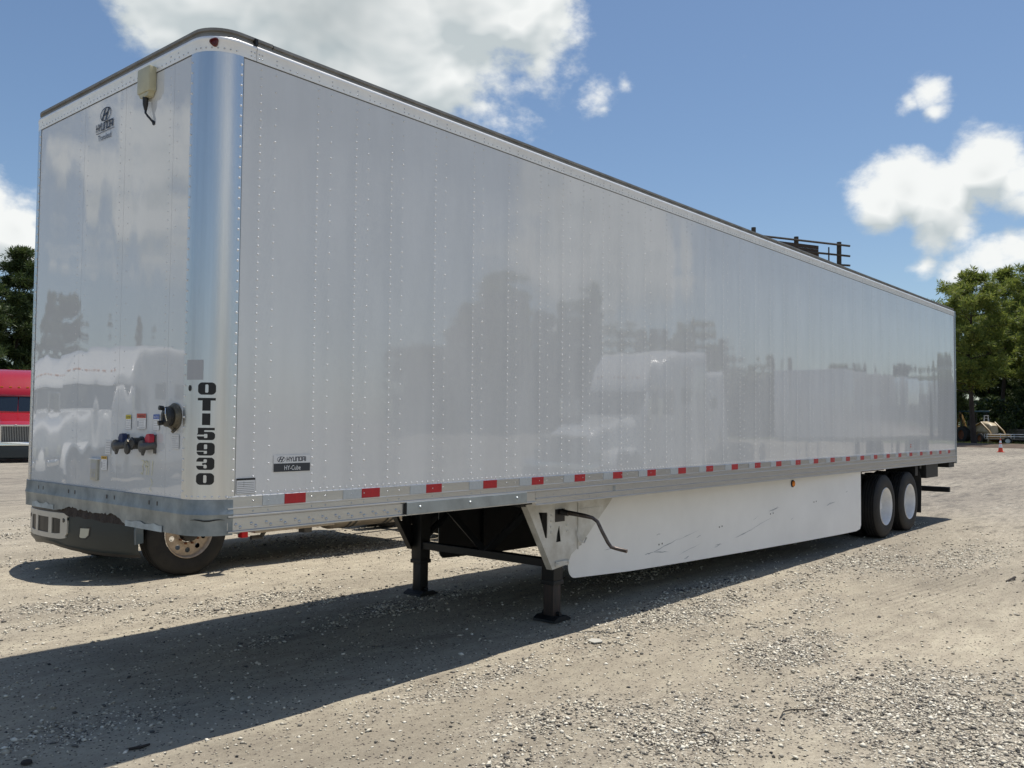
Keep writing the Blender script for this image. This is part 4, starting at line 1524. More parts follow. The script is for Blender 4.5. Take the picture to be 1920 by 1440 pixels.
# maker's mark on the front wall
mb = MB(); mp = lambda u, v: fmap(u, v, 0, 0)
logo(mb, -1.318, 3.880, .078, .046, mp)
B(mb, 'emblem', 'inkblue')
mb, _ = strokes('HYUNDAI', .0290, .046, .0115, .0085, lambda u, v: fmap(u, v, 1.452, 3.779))
B(mb, 'maker_lettering', 'inkblue')
B(rects([(0, .262, 0, .004)], lambda u, v: fmap(u, v, 1.452, 3.762)), 'underline', 'inkblue')
B(font_mesh('Translead', .058, lambda u, v: fmap(u, v, 1.420, 3.708), .19), 'maker_lettering', 'inkblue')

# warning labels
def sticker(y0, y1, z0, z1, head, hm, lines=4, border='grey_print', body='white_print', hh=.028, indent=0):
    s = B(rects([(0, y1-y0, 0, z1-z0)], lambda u, v: fmap(u, v, y1, z0, .0048)), 'warning_label', body)
    mb = rects([(0, y1-y0, z1-z0-hh, z1-z0)], lambda u, v: fmap(u, v, y1, z0, .0052))
    B(mb, 'label_header', hm, s)
    w = y1-y0; H = z1-z0-hh
    rs_ = [(0, w, 0, .0018), (0, .0018, 0, z1-z0), (w-.0018, w, 0, z1-z0)]
    for i in range(lines):
        v = H*(1-(i+.8)/(lines+.6))
        rs_.append((w*(.12+indent), w*random.uniform(.72, .92), v, v+.0028))
    if indent: rs_.append((w*.08, w*.22, H*.2, H*.75))
    B(rects(rs_, lambda u, v: fmap(u, v, y1, z0, .0054)), 'label_print', border, s)
    if head:
        B(font_mesh(head, hh*.8, lambda u, v: fmap(u, v, y1-(y1-y0)*.12, z1-hh*.82, .0056), (y1-y0)*.76), 'label_print', 'ink' if hm != 'blue_print' else 'white_print', s)


sticker(.842, .915, 1.752, 1.845, 'CAUTION', 'yellow_print')
sticker(.650, .770, 1.757, 1.853, 'WARNING', 'red_print', 6, indent=.18)
sticker(.485, .560, 1.752, 1.848, 'NOTICE', 'blue_print')
sticker(1.155, 1.240, 1.480, 1.572, 'WARNING', 'orange_print', 6, indent=.2, hh=.020)
# pale notice with lines of text, right of the red gladhand
s = B(rects([(0, .085, 0, .085)], lambda u, v: fmap(u, v, .335, 1.645, .0048)), 'notice_label', 'pale_print')
B(rects([(.006, .080 if i != 3 else .05, .008+i*.0125, .011+i*.0125) for i in range(6)], lambda u, v: fmap(u, v, .335, 1.645, .0052)), 'label_print', 'grey_print', s)
s = B(rects([(0, .075, 0, .09)], lambda u, v: fmap(u, v, 1.185, 1.585, .0048)), 'notice_label', 'pale_print')
B(rects([(.008, .065, .010+i*.016, .014+i*.016) for i in range(5)], lambda u, v: fmap(u, v, 1.185, 1.585, .0052)), 'label_print', 'grey_print', s)
# document holder
s = B(MB().box(-.016, 0, 1.272, 1.372, 1.408, 1.545, .004), 'document_holder', 'doc', smooth=40)
B(MB().box(-.020, 0, 1.255, 1.390, 1.545, 1.553, .002), 'holder_lid', 'pale_print', s)
B(rects([(.012, .085, .075, .115), (.02, .04, .02, .045), (.055, .075, .02, .045), (.02, .08, .055, .058), (.02, .08, .064, .067)], lambda u, v: fmap(u, v, 1.372, 1.408, .0168)), 'document_print', 'grey_print', s)
# crayon scrawl
mb, _ = strokes('3911', .030, .085, .012, .0045, lambda u, v: fmap(u, v, .700, 1.478, .0046), slant=.12)
B(mb, 'crayon_scrawl', 'chalk')
mb = MB(); 
for i in range(14):
    t0 = i*.42; t1 = (i+1)*.42
    f = lambda t: (.58-.03*math.sin(t)*(.3+t*.12)-.004*t, 1.455-.013*t)
    (a, b), (c, d) = f(t0), f(t1)
    mb.add([(-.0046, a, b), (-.0046, a-.004, b+.001), (-.0046, c-.004, d+.001), (-.0046, c, d)], [(0, 1, 2, 3)])
B(mb, 'crayon_scrawl', 'chalk')

# round air and electrical receptacle
c = (0, .305, 1.835)
s = B(MB().lathe([(0, .078), (-.010, .082), (-.014, .072), (-.034, .066), (-.034, .0)], c, 0, 28), 'receptacle', 'brass', smooth=35)
B(MB().lathe([(-.032, .058), (-.058, .060), (-.064, .052), (-.066, .030), (-.060, .026), (-.060, .0)], c, 0, 22), 'receptacle_cover', 'blackplastic', s, smooth=35)
B(MB().tube([(-.055, .348, 1.885), (-.080, .352, 1.888)], .014, 10), 'cover_lug', 'blackplastic', s, smooth=40)
B(MB().tube([(-.055, .352, 1.800), (-.080, .357, 1.796)], .015, 10), 'cover_lug', 'blackplastic', s, smooth=40)
B(MB().tube([(-.066, .30, 1.885), (-.074, .285, 1.85), (-.066, .28, 1.81)], .003, 6), 'cover_spring', 'chrome', s)
B(MB().tube([(-.01, .286, 1.76), (-.03, .282, 1.745)], .010, 8), 'cover_lug', 'brass', s)


def gladhand(y, z, cm):
    """air coupling: wall flange, elbow, coupling disc with rubber seal, coloured cover"""
    def B(mb, *a, **k):
        mb.v = [(p[0]*.74, y+(p[1]-y)*.74, z+(p[2]-z)*.78) for p in mb.v]
        return globals()['B'](mb, *a, **k)
    s = B(MB().box(-.012, 0, y-.020, y+.016, z-.075, z+.072, .003), 'gladhand', 'greycast', smooth=40)
    B(MB().tube([(0, y, z-.01), (-.045, y+.005, z-.014), (-.07, y+.030, z-.02), (-.075, y+.075, z-.022)], [.030, .031, .030, .028], 12), 'gladhand_body', 'greycast', s, smooth=50)
    B(MB().lathe([(-.052, .0), (-.052, .044), (-.070, .050), (-.084, .046), (-.086, .020), (-.080, .018), (-.080, 0)], (0, y+.085, z-.020), 0, 24), 'coupling_face', 'greycast', s, smooth=40)
    B(MB().lathe([(-.0872, .019), (-.0872, .006), (-.084, .0)], (0, y+.085, z-.020), 0, 18), 'rubber_seal', 'ink', s)
    B(MB().prism([(y+.06, z-.055), (y+.12, z-.055), (y+.09, z-.092)], 0, -.07, -.05), 'coupling_lug', 'greycast', s)
    B(MB().prism([(y-.012, z+.012), (y+.055, z+.012), (y+.066, z+.045), (y+.040, z+.075), (y+.0, z+.080), (y-.015, z+.06)], 0, -.060, -.018), 'gladhand_cover', cm, s, smooth=30)


gladhand(.690+.30-.11, 1.665, 'blueseal')
gladhand(.535, 1.668, 'redseal')
# seven-way plug between the gladhands
c = (0, .700, 1.668)
s = B(MB().lathe([(0, .044), (-.010, .044), (-.014, .036), (-.060, .036), (-.066, .040), (-.072, .034), (-.072, 0)], c, 0, 22), 'electrical_socket', 'blackplastic', smooth=40)
B(MB().tube([(-.06, .735, 1.700), (-.075, .75, 1.68), (-.078, .752, 1.64)], [.010, .012, .010], 8), 'socket_lid', 'greycast', s, smooth=40)
B(MB().lathe([(-.066, 0), (-.066, .030), (-.074, .034), (-.080, .030), (-.082, 0)], (0, .742, 1.632), 0, 16), 'socket_lid', 'blackplastic', s, smooth=40)
B(MB().tube([(-.07, .715, 1.69), (-.085, .712, 1.685)], .008, 8), 'socket_pin', 'chrome', s)

# side badge and registration label
s = B(rects([(0, .272, 0, .103)], lambda u, v: smap(u, v, .476, 1.503, .0046)), 'side_badge', 'pale_print')
B(rects([(.001, .271, .001, .052)], lambda u, v: smap(u, v, .476, 1.503, .0050)), 'badge_band', 'plate', s)
mb = MB(); logo(mb, .055, .077, .030, .0175, lambda u, v: smap(u, v, .476, 1.503, .0052))
B(mb, 'emblem', 'inkblue', s)
mb, _ = strokes('HYUNDAI', .0155, .024, .0078, .0052, lambda u, v: smap(u, v, .573, 1.568, .0052))
B(mb, 'maker_lettering', 'inkblue', s)
B(font_mesh('HY-Cube', .040, lambda u, v: smap(u, v, .555, 1.514, .0054), .120), 'badge_lettering', 'white_print', s)
s = B(rects([(0, .128, 0, .092)], lambda u, v: smap(u, v, .222, 1.383, .0050)), 'registration_label', 'pale_print')
B(rects([(0, .128, .080, .092), (0, .0015, 0, .092), (.1265, .128, 0, .092), (0, .128, 0, .0015)]+[(.006, .120, .010+i*.011, .0118+i*.011) for i in range(6)]+[(.05, .0515, .04, .075)], lambda u, v: smap(u, v, .222, 1.383, .0054)), 'label_print', 'ink', s)
s = B(rects([(0, .06, 0, .07)], lambda u, v: smap(u, v, 13.2, 1.44, .0050)), 'small_label', 'pale_print')
B(rects([(0, .06, .055, .07), (.01, .05, .01, .045)], lambda u, v: smap(u, v, 13.2, 1.44, .0054)), 'label_print', 'red_print', s)

# rear frame and doors
s = B(MB().box(16.10, 16.17, -.012, .07, 1.10, 4.09, .004).box(16.10, 16.17, W_-.07, W_+.012, 1.10, 4.09, .004).box(16.10, 16.169, .072, W_-.072, 4.0, 4.09).box(16.10, 16.169, .072, W_-.072, 1.10, 1.32), 'rear_frame', 'galv2')
for y0, y1 in ((.075, 1.290), (1.30, W_-.075)):
    d = B(MB().box(16.115, 16.15, y0, y1, 1.325, 3.995, .004), 'rear_door', 'white_panel')
    for y in (y0+.35, y1-.35):
        B(MB().tube([(16.17, y, 1.33), (16.17, y, 3.99)], .014, 8), 'lock_rod', 'galv2', d)
for y in (.10, .45, W_-.45, W_-.10):
    B(MB().box(16.171, 16.18, y-.05, y+.05, 1.15, 1.24, .004), 'tail_lamp', 'redseal')
B(MB().box(15.7, 16.08, .02, .30, 1.03, 1.125), 'rear_corner_gusset', 'black')

# under-ride guard
g_ = B(MB().box(15.98, 16.08, .09, W_-.09, .535, .635, .01), 'underride_guard', 'black')
for y in (.75, W_-.75):
    B(MB().box(15.99, 16.07, y-.05, y+.05, .64, 1.30, .004), 'guard_strut', 'black', g_)
B(MB().box(14.25, 15.0, .03, .34, .885, 1.14, .01), 'tool_box', 'black')

# ---------------- landing gear
Z = lambda x, z: z+TILT*x                      # heights measured in the picture


def gear(y0, sgn, near):
    """one side of the landing gear: outer bracket plate, leg, foot"""
    yp = y0-.09*sgn
    outline = [(3.321, 1.09), (4.66, 1.07), (4.60, 1.02), (4.136, .665), (3.975, .585), (3.925, .50), (3.702, .478)]
    tri = [(3.486, 1.01), (3.617, 1.0), (3.617, .86), (3.612, .771), (3.585, .775)]
    slot = [(3.785, .866), (3.795, .86), (3.819, .722), (3.745, .719), (3.760, .80)]
    bm = bmesh.new()
    def loop(pts): 
        vs_ = [bm.verts.new((x, yp, Z(x, z))) for x, z in pts]
        return [bm.edges.new((vs_[i], vs_[(i+1) % len(vs_)])) for i in range(len(vs_))]
    es = loop(outline)+loop(tri)+loop(slot)
    bmesh.ops.triangle_fill(bm, edges=es, use_beauty=True, use_dissolve=False)
    r = bmesh.ops.extrude_face_region(bm, geom=bm.faces[:])
    for v in r['geom']:
        if isinstance(v, bmesh.types.BMVert): v.co.y += .008*sgn
    bm.verts.index_update()
    mb = MB().add([v.co[:] for v in bm.verts], [[v.index for v in f.verts] for f in bm.faces]); bm.free()
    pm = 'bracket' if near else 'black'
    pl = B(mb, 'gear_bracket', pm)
    # bent flange along the front edge, gusset fold and lower clamp
    fl = MB().add([(3.321, yp, Z(3.3, 1.09)), (3.702, yp, Z(3.7, .478)), (3.702, yp+.07*sgn, Z(3.7, .478)), (3.321, yp+.07*sgn, Z(3.3, 1.09)),
                   (3.313, yp, Z(3.3, 1.085)), (3.694, yp, Z(3.7, .474)), (3.694, yp+.07*sgn, Z(3.7, .474)), (3.313, yp+.07*sgn, Z(3.3, 1.085))],
                  [(0, 1, 2, 3), (4, 5, 6, 7), (0, 1, 5, 4), (3, 2, 6, 7), (0, 3, 7, 4), (1, 2, 6, 5)])
    B(fl, 'bracket_flange', pm, pl)
    if near:
        B(MB().prism([(4.085, Z(4.1, 1.00)), (4.46, Z(4.4, 1.00)), (4.095, Z(4.1, .72))], 1, yp-.0035, yp-.001), 'gusset_recess', 'bracket', pl)
        B(MB().box(4.070, 4.080, yp-.012, yp-.001, Z(4, .625), Z(4, 1.06)), 'fold', 'bracket', pl)
        B(MB().box(3.725, 3.925, yp-.016, yp-.001, Z(3.8, .50), Z(3.8, .545), .004), 'clamp_plate', 'bracket', pl)
        rv = []
        for x, z in ((3.665, .965), (3.665, .915), (3.665, .865), (3.668, .815), (3.90, .86), (3.905, .81)):
            rv.append(((x, yp, Z(x, z)), (0, -1, 0)))
        for x, z in ((3.745, .522), (3.905, .528)): rv.append(((x, yp-.016, Z(x, z)), (0, -1, 0)))
        B(rivet_mesh(rv, .013, .010, 10), 'bracket_bolts', 'bracket', pl, smooth=50, normals=False)
        B(MB().box(3.725, 3.865, yp-.006, yp-.001, Z(3.8, .905), Z(3.8, 1.02)), 'shaft_opening', 'ink', pl)
        B(MB().tube([(3.80, yp-.02, Z(3.8, .995)), (3.81, yp-.09, Z(3.8, .985))], [.032, .026], 12), 'crank_hub', 'blackplastic', pl, smooth=40)
        # handle stow hook
        B(MB().tube([(4.052, yp-.006, Z(4, .80)), (4.045, yp-.02, Z(4, .76)), (4.060, yp-.03, Z(4, .70)), (4.12, yp-.045, Z(4, .685)), (4.15, yp-.05, Z(4, .73))], .008, 6), 'stow_hook', 'bracket', pl, smooth=50)
        h = B(MB().tube([(3.805, .30, Z(3.8, .993)), (3.815, .20, Z(3.8, .987)), (3.845, .08, Z(3.8, .972)), (3.866, .01, Z(3.87, .958)),
                         (3.885, -.03, Z(3.9, .925)), (3.900, -.07, Z(3.9, .84)), (3.925, -.115, Z(3.9, .745)), (3.94, -.14, Z(3.95, .705)),
                         (3.965, -.19, Z(3.96, .690)), (3.985, -.28, Z(4, .676))], [.024, .022, .020, .0165, .0165, .0165, .0165, .0165, .0165, .0170], 12), 'crank_handle', 'handle', smooth=50)
    L0 = B(MB().box(y0*0+3.735, 3.875, y0-.072, y0+.072, Z(3.8, .335), Z(3.8, 1.13), .010), 'landing_leg', 'black' , smooth=35)
    B(MB().box(3.728, 3.882, y0-.079, y0+.079, Z(3.8, .325), Z(3.8, .365), .006), 'leg_collar', 'black', L0, smooth=35)
    B(MB().box(3.748, 3.862, y0-.058, y0+.058, Z(3.8, .03), Z(3.8, .33), .008), 'inner_leg', 'rustleg' if near else 'black', L0, smooth=35)
    B(MB().prism([(3.68, Z(3.8, .0)), (3.93, Z(3.8, .0)), (3.925, Z(3.8, .018)), (3.87, Z(3.8, .045)), (3.74, Z(3.8, .045)), (3.685, Z(3.8, .018))], 1, y0-.125, y0+.125), 'foot_pad', 'black', L0)
    B(MB().tube([(3.805, y0-.1, Z(3.8, .06)), (3.805, y0+.1, Z(3.8, .06))], .02, 10), 'foot_pin', 'black', L0, smooth=50)


gear(.42, 1, True)
gear(2.17, -1, False)
# cross tube, V braces, rear brace plate
B(MB().box(3.755, 3.855, .49, 2.10, Z(3.8, .478), Z(3.8, .552), .006), 'cross_tube', 'black')
for y in (2.05, .55):
    B(MB().tube([(3.80, 1.25, Z(3.8, .53)), (3.80, y, Z(3.8, 1.12))], .042, 4), 'gear_brace', 'black')
for y in (.42, 2.17):
    B(MB().tube([(3.83, y, Z(3.8, .56)), (4.75, y, 1.19)], .035, 6), 'gear_brace', 'black')
B(MB().box(3.25, 4.8, .34, .40, 1.08, 1.17).box(3.25, 4.8, 2.19, 2.25, 1.08, 1.17).box(3.3, 3.36, .40, 2.19, 1.08, 1.17).box(4.70, 4.76, .40, 2.19, 1.08, 1.17), 'gear_mount', 'black')

# ---------------- side skirts
def skirt(far):
    """thin fairing panel running from behind the landing gear out to the wheels"""
    P0, P1 = (4.13, .42), (10.85, .045)
    base = [(4.13, .334), (5.03, .295), (6.1, .272), (7.37, .252), (8.87, .232), (10.2, .220), (10.72, .220)]
    top = 1.12
    def yy(x): return P0[1]+(P1[1]-P0[1])*(x-P0[0])/(P1[0]-P0[0])
    lo = []
    for a in range(7):                       # rounded front lower corner
        t = math.pi/2*a/6
        lo.append((4.055+.10*(1-math.cos(t)), .334+.13*(1-math.sin(t))))
    lo = lo+[(x, z) for x, z in base[1:]]+[(10.86, .240), (10.90, .30)]
    col_top = []
    vs = []; fs = []
    # columns from the bottom edge up to the top, so the panel can bend
    xs_ = [p[0] for p in lo]
    for x, z in lo:
        xt = x
        for f in (0, .33, .66, 1):
            tz = top
            vs.append((xt+ (0 if f < 1 else 0), yy(xt), Z(xt, z+(tz-z)*f)))
    m = 4
    for i in range(len(lo)-1):
        for j in range(m-1): fs.append((i*m+j, (i+1)*m+j, (i+1)*m+j+1, i*m+j+1))
    vs2 = [(x, y+.006, z) for x, y, z in vs]
    n = len(vs)
    fs2 = [tuple(i+n for i in f) for f in fs]
    rim = [(i*m, (i+1)*m) for i in range(len(lo)-1)]+[((len(lo)-1)*m+j, (len(lo)-1)*m+j+1) for j in range(m-1)]
    fs3 = [(a, b, b+n, a+n) for a, b in rim]+[(j, j+1, j+1+n, j+n) for j in range(m-1)]
    allv = vs+vs2
    if far: allv = [(x, W_-y, z) for x, y, z in allv]
    o = B(MB().add(allv, fs+fs2+fs3), 'side_skirt', 'skirt', smooth=30)
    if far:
        B(MB().add([(x, W_-y-.008, z) for x, y, z in vs], fs), 'skirt_shade', 'black', o)  # black sheet standing in for the shade on the far skirt's inner face
    st_ = MB()
    for x in (4.8, 5.9, 7.0, 8.1, 9.2, 10.3):
        y = yy(x)+.012
        ya, yb = (y, y+.5) if not far else (W_-y-.5, W_-y)
        st_.box(x-.02, x+.02, y if not far else W_-y-.03, (y+.03) if not far else W_-y, .42, 1.14)
    B(st_, 'skirt_struts', 'black', o)
    return o, yy


sk, yy = skirt(False)
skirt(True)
# amber side marker on the skirt
x = 8.66; y = yy(x); z = Z(x, 1.022)
s = B(MB().lathe([(0, .048), (-.012, .048), (-.016, .040)], (x, y, z), 1, 20), 'side_marker', 'blackplastic', sk, smooth=40)
B(MB().lathe([(-.010, .040), (-.026, .036), (-.034, .020), (-.036, 0)], (x, y, z), 1, 20), 'side_marker_lens', 'amber', sk, smooth=50)
# scrapes and screws low on the skirt
mb = MB(); rs_ = random.Random(9)
def scrape(x0, z0, x1, z1, w):
    n = 7; v_ = []
    for i in range(n+1):
        f = i/n; x = x0+(x1-x0)*f; z = z0+(z1-z0)*f+rs_.uniform(-.004, .004)
        ww = w*math.sin(math.pi*min(.97, max(.03, f)))*rs_.uniform(.4, 1.1)
        v_ += [(x, yy(x)-.0015, Z(x, z-ww)), (x, yy(x)-.0015, Z(x, z+ww))]
    mb.add(v_, [(2*i, 2*i+2, 2*i+3, 2*i+1) for i in range(n)])
for a in [(5.42, .44, 5.95, .545, .006), (5.46, .445, 5.75, .420, .006), (5.30, .435, 5.45, .445, .008), (5.9, .53, 6.35, .60, .003), (5.5, .62, 5.6, .63, .004),
          (7.15, .440, 7.65, .520, .006), (7.55, .515, 8.1, .62, .003), (6.70, .395, 6.86, .402, .006), (6.68, .375, 6.78, .385, .005), (6.3, .52, 6.4, .545, .007),
          (8.0, .70, 8.3, .735, .006), (8.15, .70, 8.25, .75, .004), (9.7, .66, 9.85, .70, .010), (9.8, .68, 10.0, .705, .005), (7.6, .62, 7.72, .66, .003),
          (6.05, .31, 6.15, .33, .007), (4.6, .55, 4.75, .56, .003), (10.35, .82, 10.42, .83, .006), (8.6, .55, 8.7, .57, .004), (5.9, .36, 6.4, .45, .0025)]:
    scrape(*a)
o = B(mb, 'scrape_marks', 'scratch', sk, kind='stuff')
it = []
for x, z in ((4.19, .64), (4.24, .645), (5.56, .515), (5.62, .52), (6.80, .60), (6.86, .605), (8.05, .665), (8.12, .67), (9.3, .74), (9.37, .745)):
    it.append(((x, yy(x)-.001, Z(x, z)), (0, -1, 0)))
B(rivet_mesh(it, .011, .004), 'skirt_screws', 'greycast', sk, kind='stuff', normals=False)

# ---------------- tandem wheels, axles, mud flaps
def dual_wheel(x, side):
    """outer and inner wheel of one axle end; side 0 near, 1 far"""
    r = .505; w = .275
    def Y(d): return d if side == 0 else W_-d
    for k, y0 in enumerate((.035, .345)):
        yc = y0+w/2
        g = 1 if side == 0 else -1
        pr = [(-w/2+.012, .300), (-w/2, .33), (-w/2-.004, .40), (-w/2+.010, .465), (-w/2+.030, .495)]
        for gx in (-.085, -.045, 0, .045, .085):
            pr += [(gx-.009, r), (gx-.006, r-.013), (gx+.006, r-.013), (gx+.009, r)]
        pr += [(w/2-.030, .495), (w/2-.010, .465), (w/2+.004, .40), (w/2, .33), (w/2-.012, .300)]
        c = (x, Y(yc), Z(x, r-.008))
        hub = B(MB().lathe([(g*-.02, .0), (g*-.02, .10), (g*.13, .12), (g*.13, 0)], c, 1, 24), 'wheel', 'greycast' if k else 'rimwhite', smooth=40)
        B(MB().lathe([(a*g, b) for a, b in pr], c, 1, 64), 'tyre', 'rubber', hub, smooth=35)
        rim = [(-w/2+.004, .302), (-w/2-.002, .296), (-w/2+.004, .288), (-w/2+.030, .276), (-.02, .268), (.02, .262), (.055, .235), (.062, .13), (.060, .10)]
        rm = B(MB().lathe([(a*g, b) for a, b in rim], c, 1, 56), 'rim', 'rimwhite', hub, smooth=35)
        if k == 0 and side == 0:
            nuts = MB()
            for q in range(10):
                a = 2*math.pi*q/10
                nuts.tube([(x+math.cos(a)*.142, Y(yc)+.06*g, Z(x, r)+math.sin(a)*.142), (x+math.cos(a)*.142, Y(yc)+.025*g, Z(x, r)+math.sin(a)*.142)], .014, 6)
            B(nuts, 'wheel_nuts', 'rimwhite', hub)
            for q in range(10):
                a = 2*math.pi*(q+.5)/10
            B(MB().lathe([(-.045, 0), (-.045, .062), (.02, .085), (.06, .10)], c, 1, 24), 'hub_cap', 'rimwhite', hub, smooth=40)


for x in (12.053, 13.295):
    for s_ in (0, 1): dual_wheel(x, s_)
    B(MB().tube([(x, .62, Z(x, .50)), (x, W_-.62, Z(x, .50))], .065, 12), 'axle', 'black', smooth=50)
for s_ in (.78, W_-.78):
    B(MB().box(11.2, 14.15, s_-.05, s_+.05, Z(12, .98), Z(12, 1.16), .005), 'slider_rail', 'black')
    for x in (11.55, 12.68):
        B(MB().prism([(x-.12, Z(12, .98)), (x+.12, Z(12, .98)), (x+.05, Z(12, .58)), (x-.05, Z(12, .58))], 1, s_-.06, s_+.06), 'spring_hanger', 'black')
    for x in (12.053, 13.295):
        B(MB().tube([(x-.50, s_, Z(12, .62)), (x, s_, Z(12, .60)), (x+.35, s_, Z(12, .68))], .045, 6), 'suspension_arm', 'black')
        B(MB().lathe([(.66, .12), (.74, .15), (.84, .13), (.92, .15), (.97, .12)], (x+.35, s_, 0), 2, 20), 'air_spring', 'rubber', smooth=50)
for s_ in (0, 1):
    y0, y1 = (.04, .64) if s_ == 0 else (W_-.64, W_-.04)
    vs = []; fs = []
    n = 8
    for i in range(n+1):
        z = 1.10-(1.10-.29)*i/n; x = 13.93+.03*math.sin(i*.55)+.04*i/n
        vs += [(x, y0+(.10 if i == 0 else .02 if i == 1 else 0), z), (x, y1, z), (x+.010, y1, z), (x+.010, y0+(.10 if i == 0 else .02 if i == 1 else 0), z)]
    for i in range(n):
        for j in range(4): fs.append((i*4+j, i*4+(j+1) % 4, (i+1)*4+(j+1) % 4, (i+1)*4+j))
    fs += [(0, 1, 2, 3), (n*4+3, n*4+2, n*4+1, n*4)]
    B(MB().add(vs, fs), 'mud_flap', 'mudflap', smooth=50)
    B(MB().box(13.895, 13.985, y0, y1, 1.07, 1.15), 'flap_hanger', 'black')
    B(MB().box(13.70, 13.84, y0+.02, y0+.22, .95, 1.14), 'flap_bracket', 'black')


# ------------------------------------------------------------------ road tractors
def tractor(style, paint):
    """conventional sleeper tractor, nose toward -x, origin on the ground under the front bumper"""
    root = empty('truck')
    pn = paint
    # body
    hx = .34 if style == 'aero' else 0
    hood = MB().loft([(.22+hx, .80, 1.36, .56, .50), (.30+hx, .76, 1.46, .62, .56), (.80+hx*.5, .80, 1.62, .72, .66), (1.5, .85, 1.80, .86, .78), (2.05, .90, 1.96, .98, .90)], e=6).build('hood', pn, root, smooth=50)
    cab = MB().loft([(1.98, .55, 1.98, 1.10, 1.02), (2.2, .55, 2.05, 1.16, 1.06), (3.55, .55, 2.10, 1.20, 1.12)], e=12).loft([(2.06, 1.9, 2.05, 1.05, 1.0), (2.5, 1.9, 2.66, 1.12, .98), (3.5, 1.9, 2.80, 1.16, 1.08)], e=12).build('cab', pn, root, smooth=40)
    MB().loft([(2.32, 2.60, 2.70, .90, .80), (2.58, 2.58, 2.98, 1.02, .92), (2.95, 2.55, 3.38, 1.10, 1.02), (3.5, 2.5, 3.68, 1.20, 1.10), (4.2, 2.5, 3.78, 1.24, 1.15)], e=7).build('roof_fairing', pn, root, smooth=50)
    MB().loft([(3.52, .60, 3.60, 1.23, 1.17), (3.7, .58, 3.70, 1.24, 1.18), (5.25, .58, 3.80, 1.24, 1.18), (5.32, .62, 3.74, 1.20, 1.12)], e=14).build('sleeper', pn, root, smooth=40)
    MB().add([(2.05, -1.0, 2.0), (2.0, -.02, 1.98), (2.36, -.02, 2.60), (2.40, -.94, 2.60), (2.03, -1.0, 1.99), (1.98, -.02, 1.97), (2.34, -.02, 2.61), (2.38, -.95, 2.61)],
             [(4, 5, 6, 7), (0, 1, 5, 4), (2, 3, 7, 6), (0, 3, 7, 4), (1, 2, 6, 5)]).build('windscreen', 'glass', root)
    MB().add([(2.05, 1.0, 2.0), (2.0, .02, 1.98), (2.36, .02, 2.60), (2.40, .94, 2.60), (2.03, 1.0, 1.99), (1.98, .02, 1.97), (2.34, .02, 2.61), (2.38, .95, 2.61)],
             [(4, 5, 6, 7), (0, 1, 5, 4), (2, 3, 7, 6), (0, 3, 7, 4), (1, 2, 6, 5)]).build('windscreen', 'glass', root)
    for s in (-1, 1):
        MB().prism([(2.62, 2.02), (3.38, 2.02), (3.38, 2.58), (2.80, 2.58)], 1, s*1.145, s*1.165).build('side_window', 'glass', root)
        MB().box(3.95, 4.6, min(s*1.215, s*1.235), max(s*1.215, s*1.235), 2.35, 2.75, .006).build('sleeper_window', 'glass', root)
        d = MB().box(2.42, 3.46, min(s*1.19, s*1.205), max(s*1.19, s*1.205), .85, 2.0, .006).build('door', pn, root)
        MB().box(3.22, 3.38, min(s*1.205, s*1.225), max(s*1.205, s*1.225), 1.50, 1.54).build('handle', 'blackplastic', d)
        MB().tube([(2.45, s*1.12, 2.5), (2.2, s*1.38, 2.45), (2.2, s*1.38, 1.9), (2.45, s*1.14, 1.9)], .018, 6).build('mirror_arm', 'blackplastic', root, smooth=50)
        MB().box(2.16, 2.26, min(s*1.30, s*1.48), max(s*1.30, s*1.48), 1.9, 2.42, .02).build('mirror', 'chrome' if style == 'classic' else 'blackplastic', root)
        # fender over the front wheel
        vs = []; fs = []
        n = 14
        for i in range(n+1):
            a = math.pi*(1.05-1.10*i/n)
            for rr_, yo in ((.56, 1.20), (.64, 1.19), (.66, 1.08), (.66, .60), (.56, .60)):
                vs.append((1.42+rr_*math.cos(a)*1.02, s*yo, .52+rr_*math.sin(a)))
        for i in range(n):
            for j in range(5): fs.append((i*5+j, i*5+(j+1) % 5, (i+1)*5+(j+1) % 5, (i+1)*5+j))
        MB().add(vs, fs+[(0, 1, 2, 3, 4), tuple(n*5+j for j in range(4, -1, -1))]).build('fender', pn, root, smooth=50)
        hl = MB().box(.42+hx, .62+hx, min(s*.68, s*1.06), max(s*.68, s*1.06), .86, 1.10, .05).build('headlight', 'lamp', root, smooth=50)
        MB().box(.40+hx, .60+hx, min(s*.66, s*1.08), max(s*.66, s*1.08), .80, .86, .02).build('bezel', 'chrome', hl)
        # steps and tank
        stp = MB().box(2.3, 3.52, min(s*.92, s*1.17), max(s*.92, s*1.17), .405, .435, .006)
        stt = stp.build('step', 'rimtan', root)
        tt = MB()
        for i in range(28): tt.box(2.32+i*.043, 2.345+i*.043, min(s*1.155, s*1.18), max(s*1.155, s*1.18), .436, .446)
        tt.build('step_teeth', 'rimtan', stt)
        MB().box(2.45, 3.45, min(s*.86, s*.96), max(s*.86, s*.96), .46, .86, .01).build('battery_box', 'rimtan', root)
        MB().tube([(2.55, s*1.0, .41), (2.50, s*1.0, .33), (2.35, s*1.0, .33)], .03, 6).build('step_bracket', 'greycast', root)
        MB().box(3.10, 3.22, min(s*.95, s*1.08), max(s*.95, s*1.08), .33, .404).build('step_bracket', 'greycast', root)
        tk = MB().lathe([(3.56, 0), (3.56, .26), (3.60, .31), (3.64, .32), (4.86, .32), (4.90, .31), (4.94, .26), (4.94, 0)], (0, s*.86, .635), 0, 36).build('fuel_tank', 'rimtan', root, smooth=40)
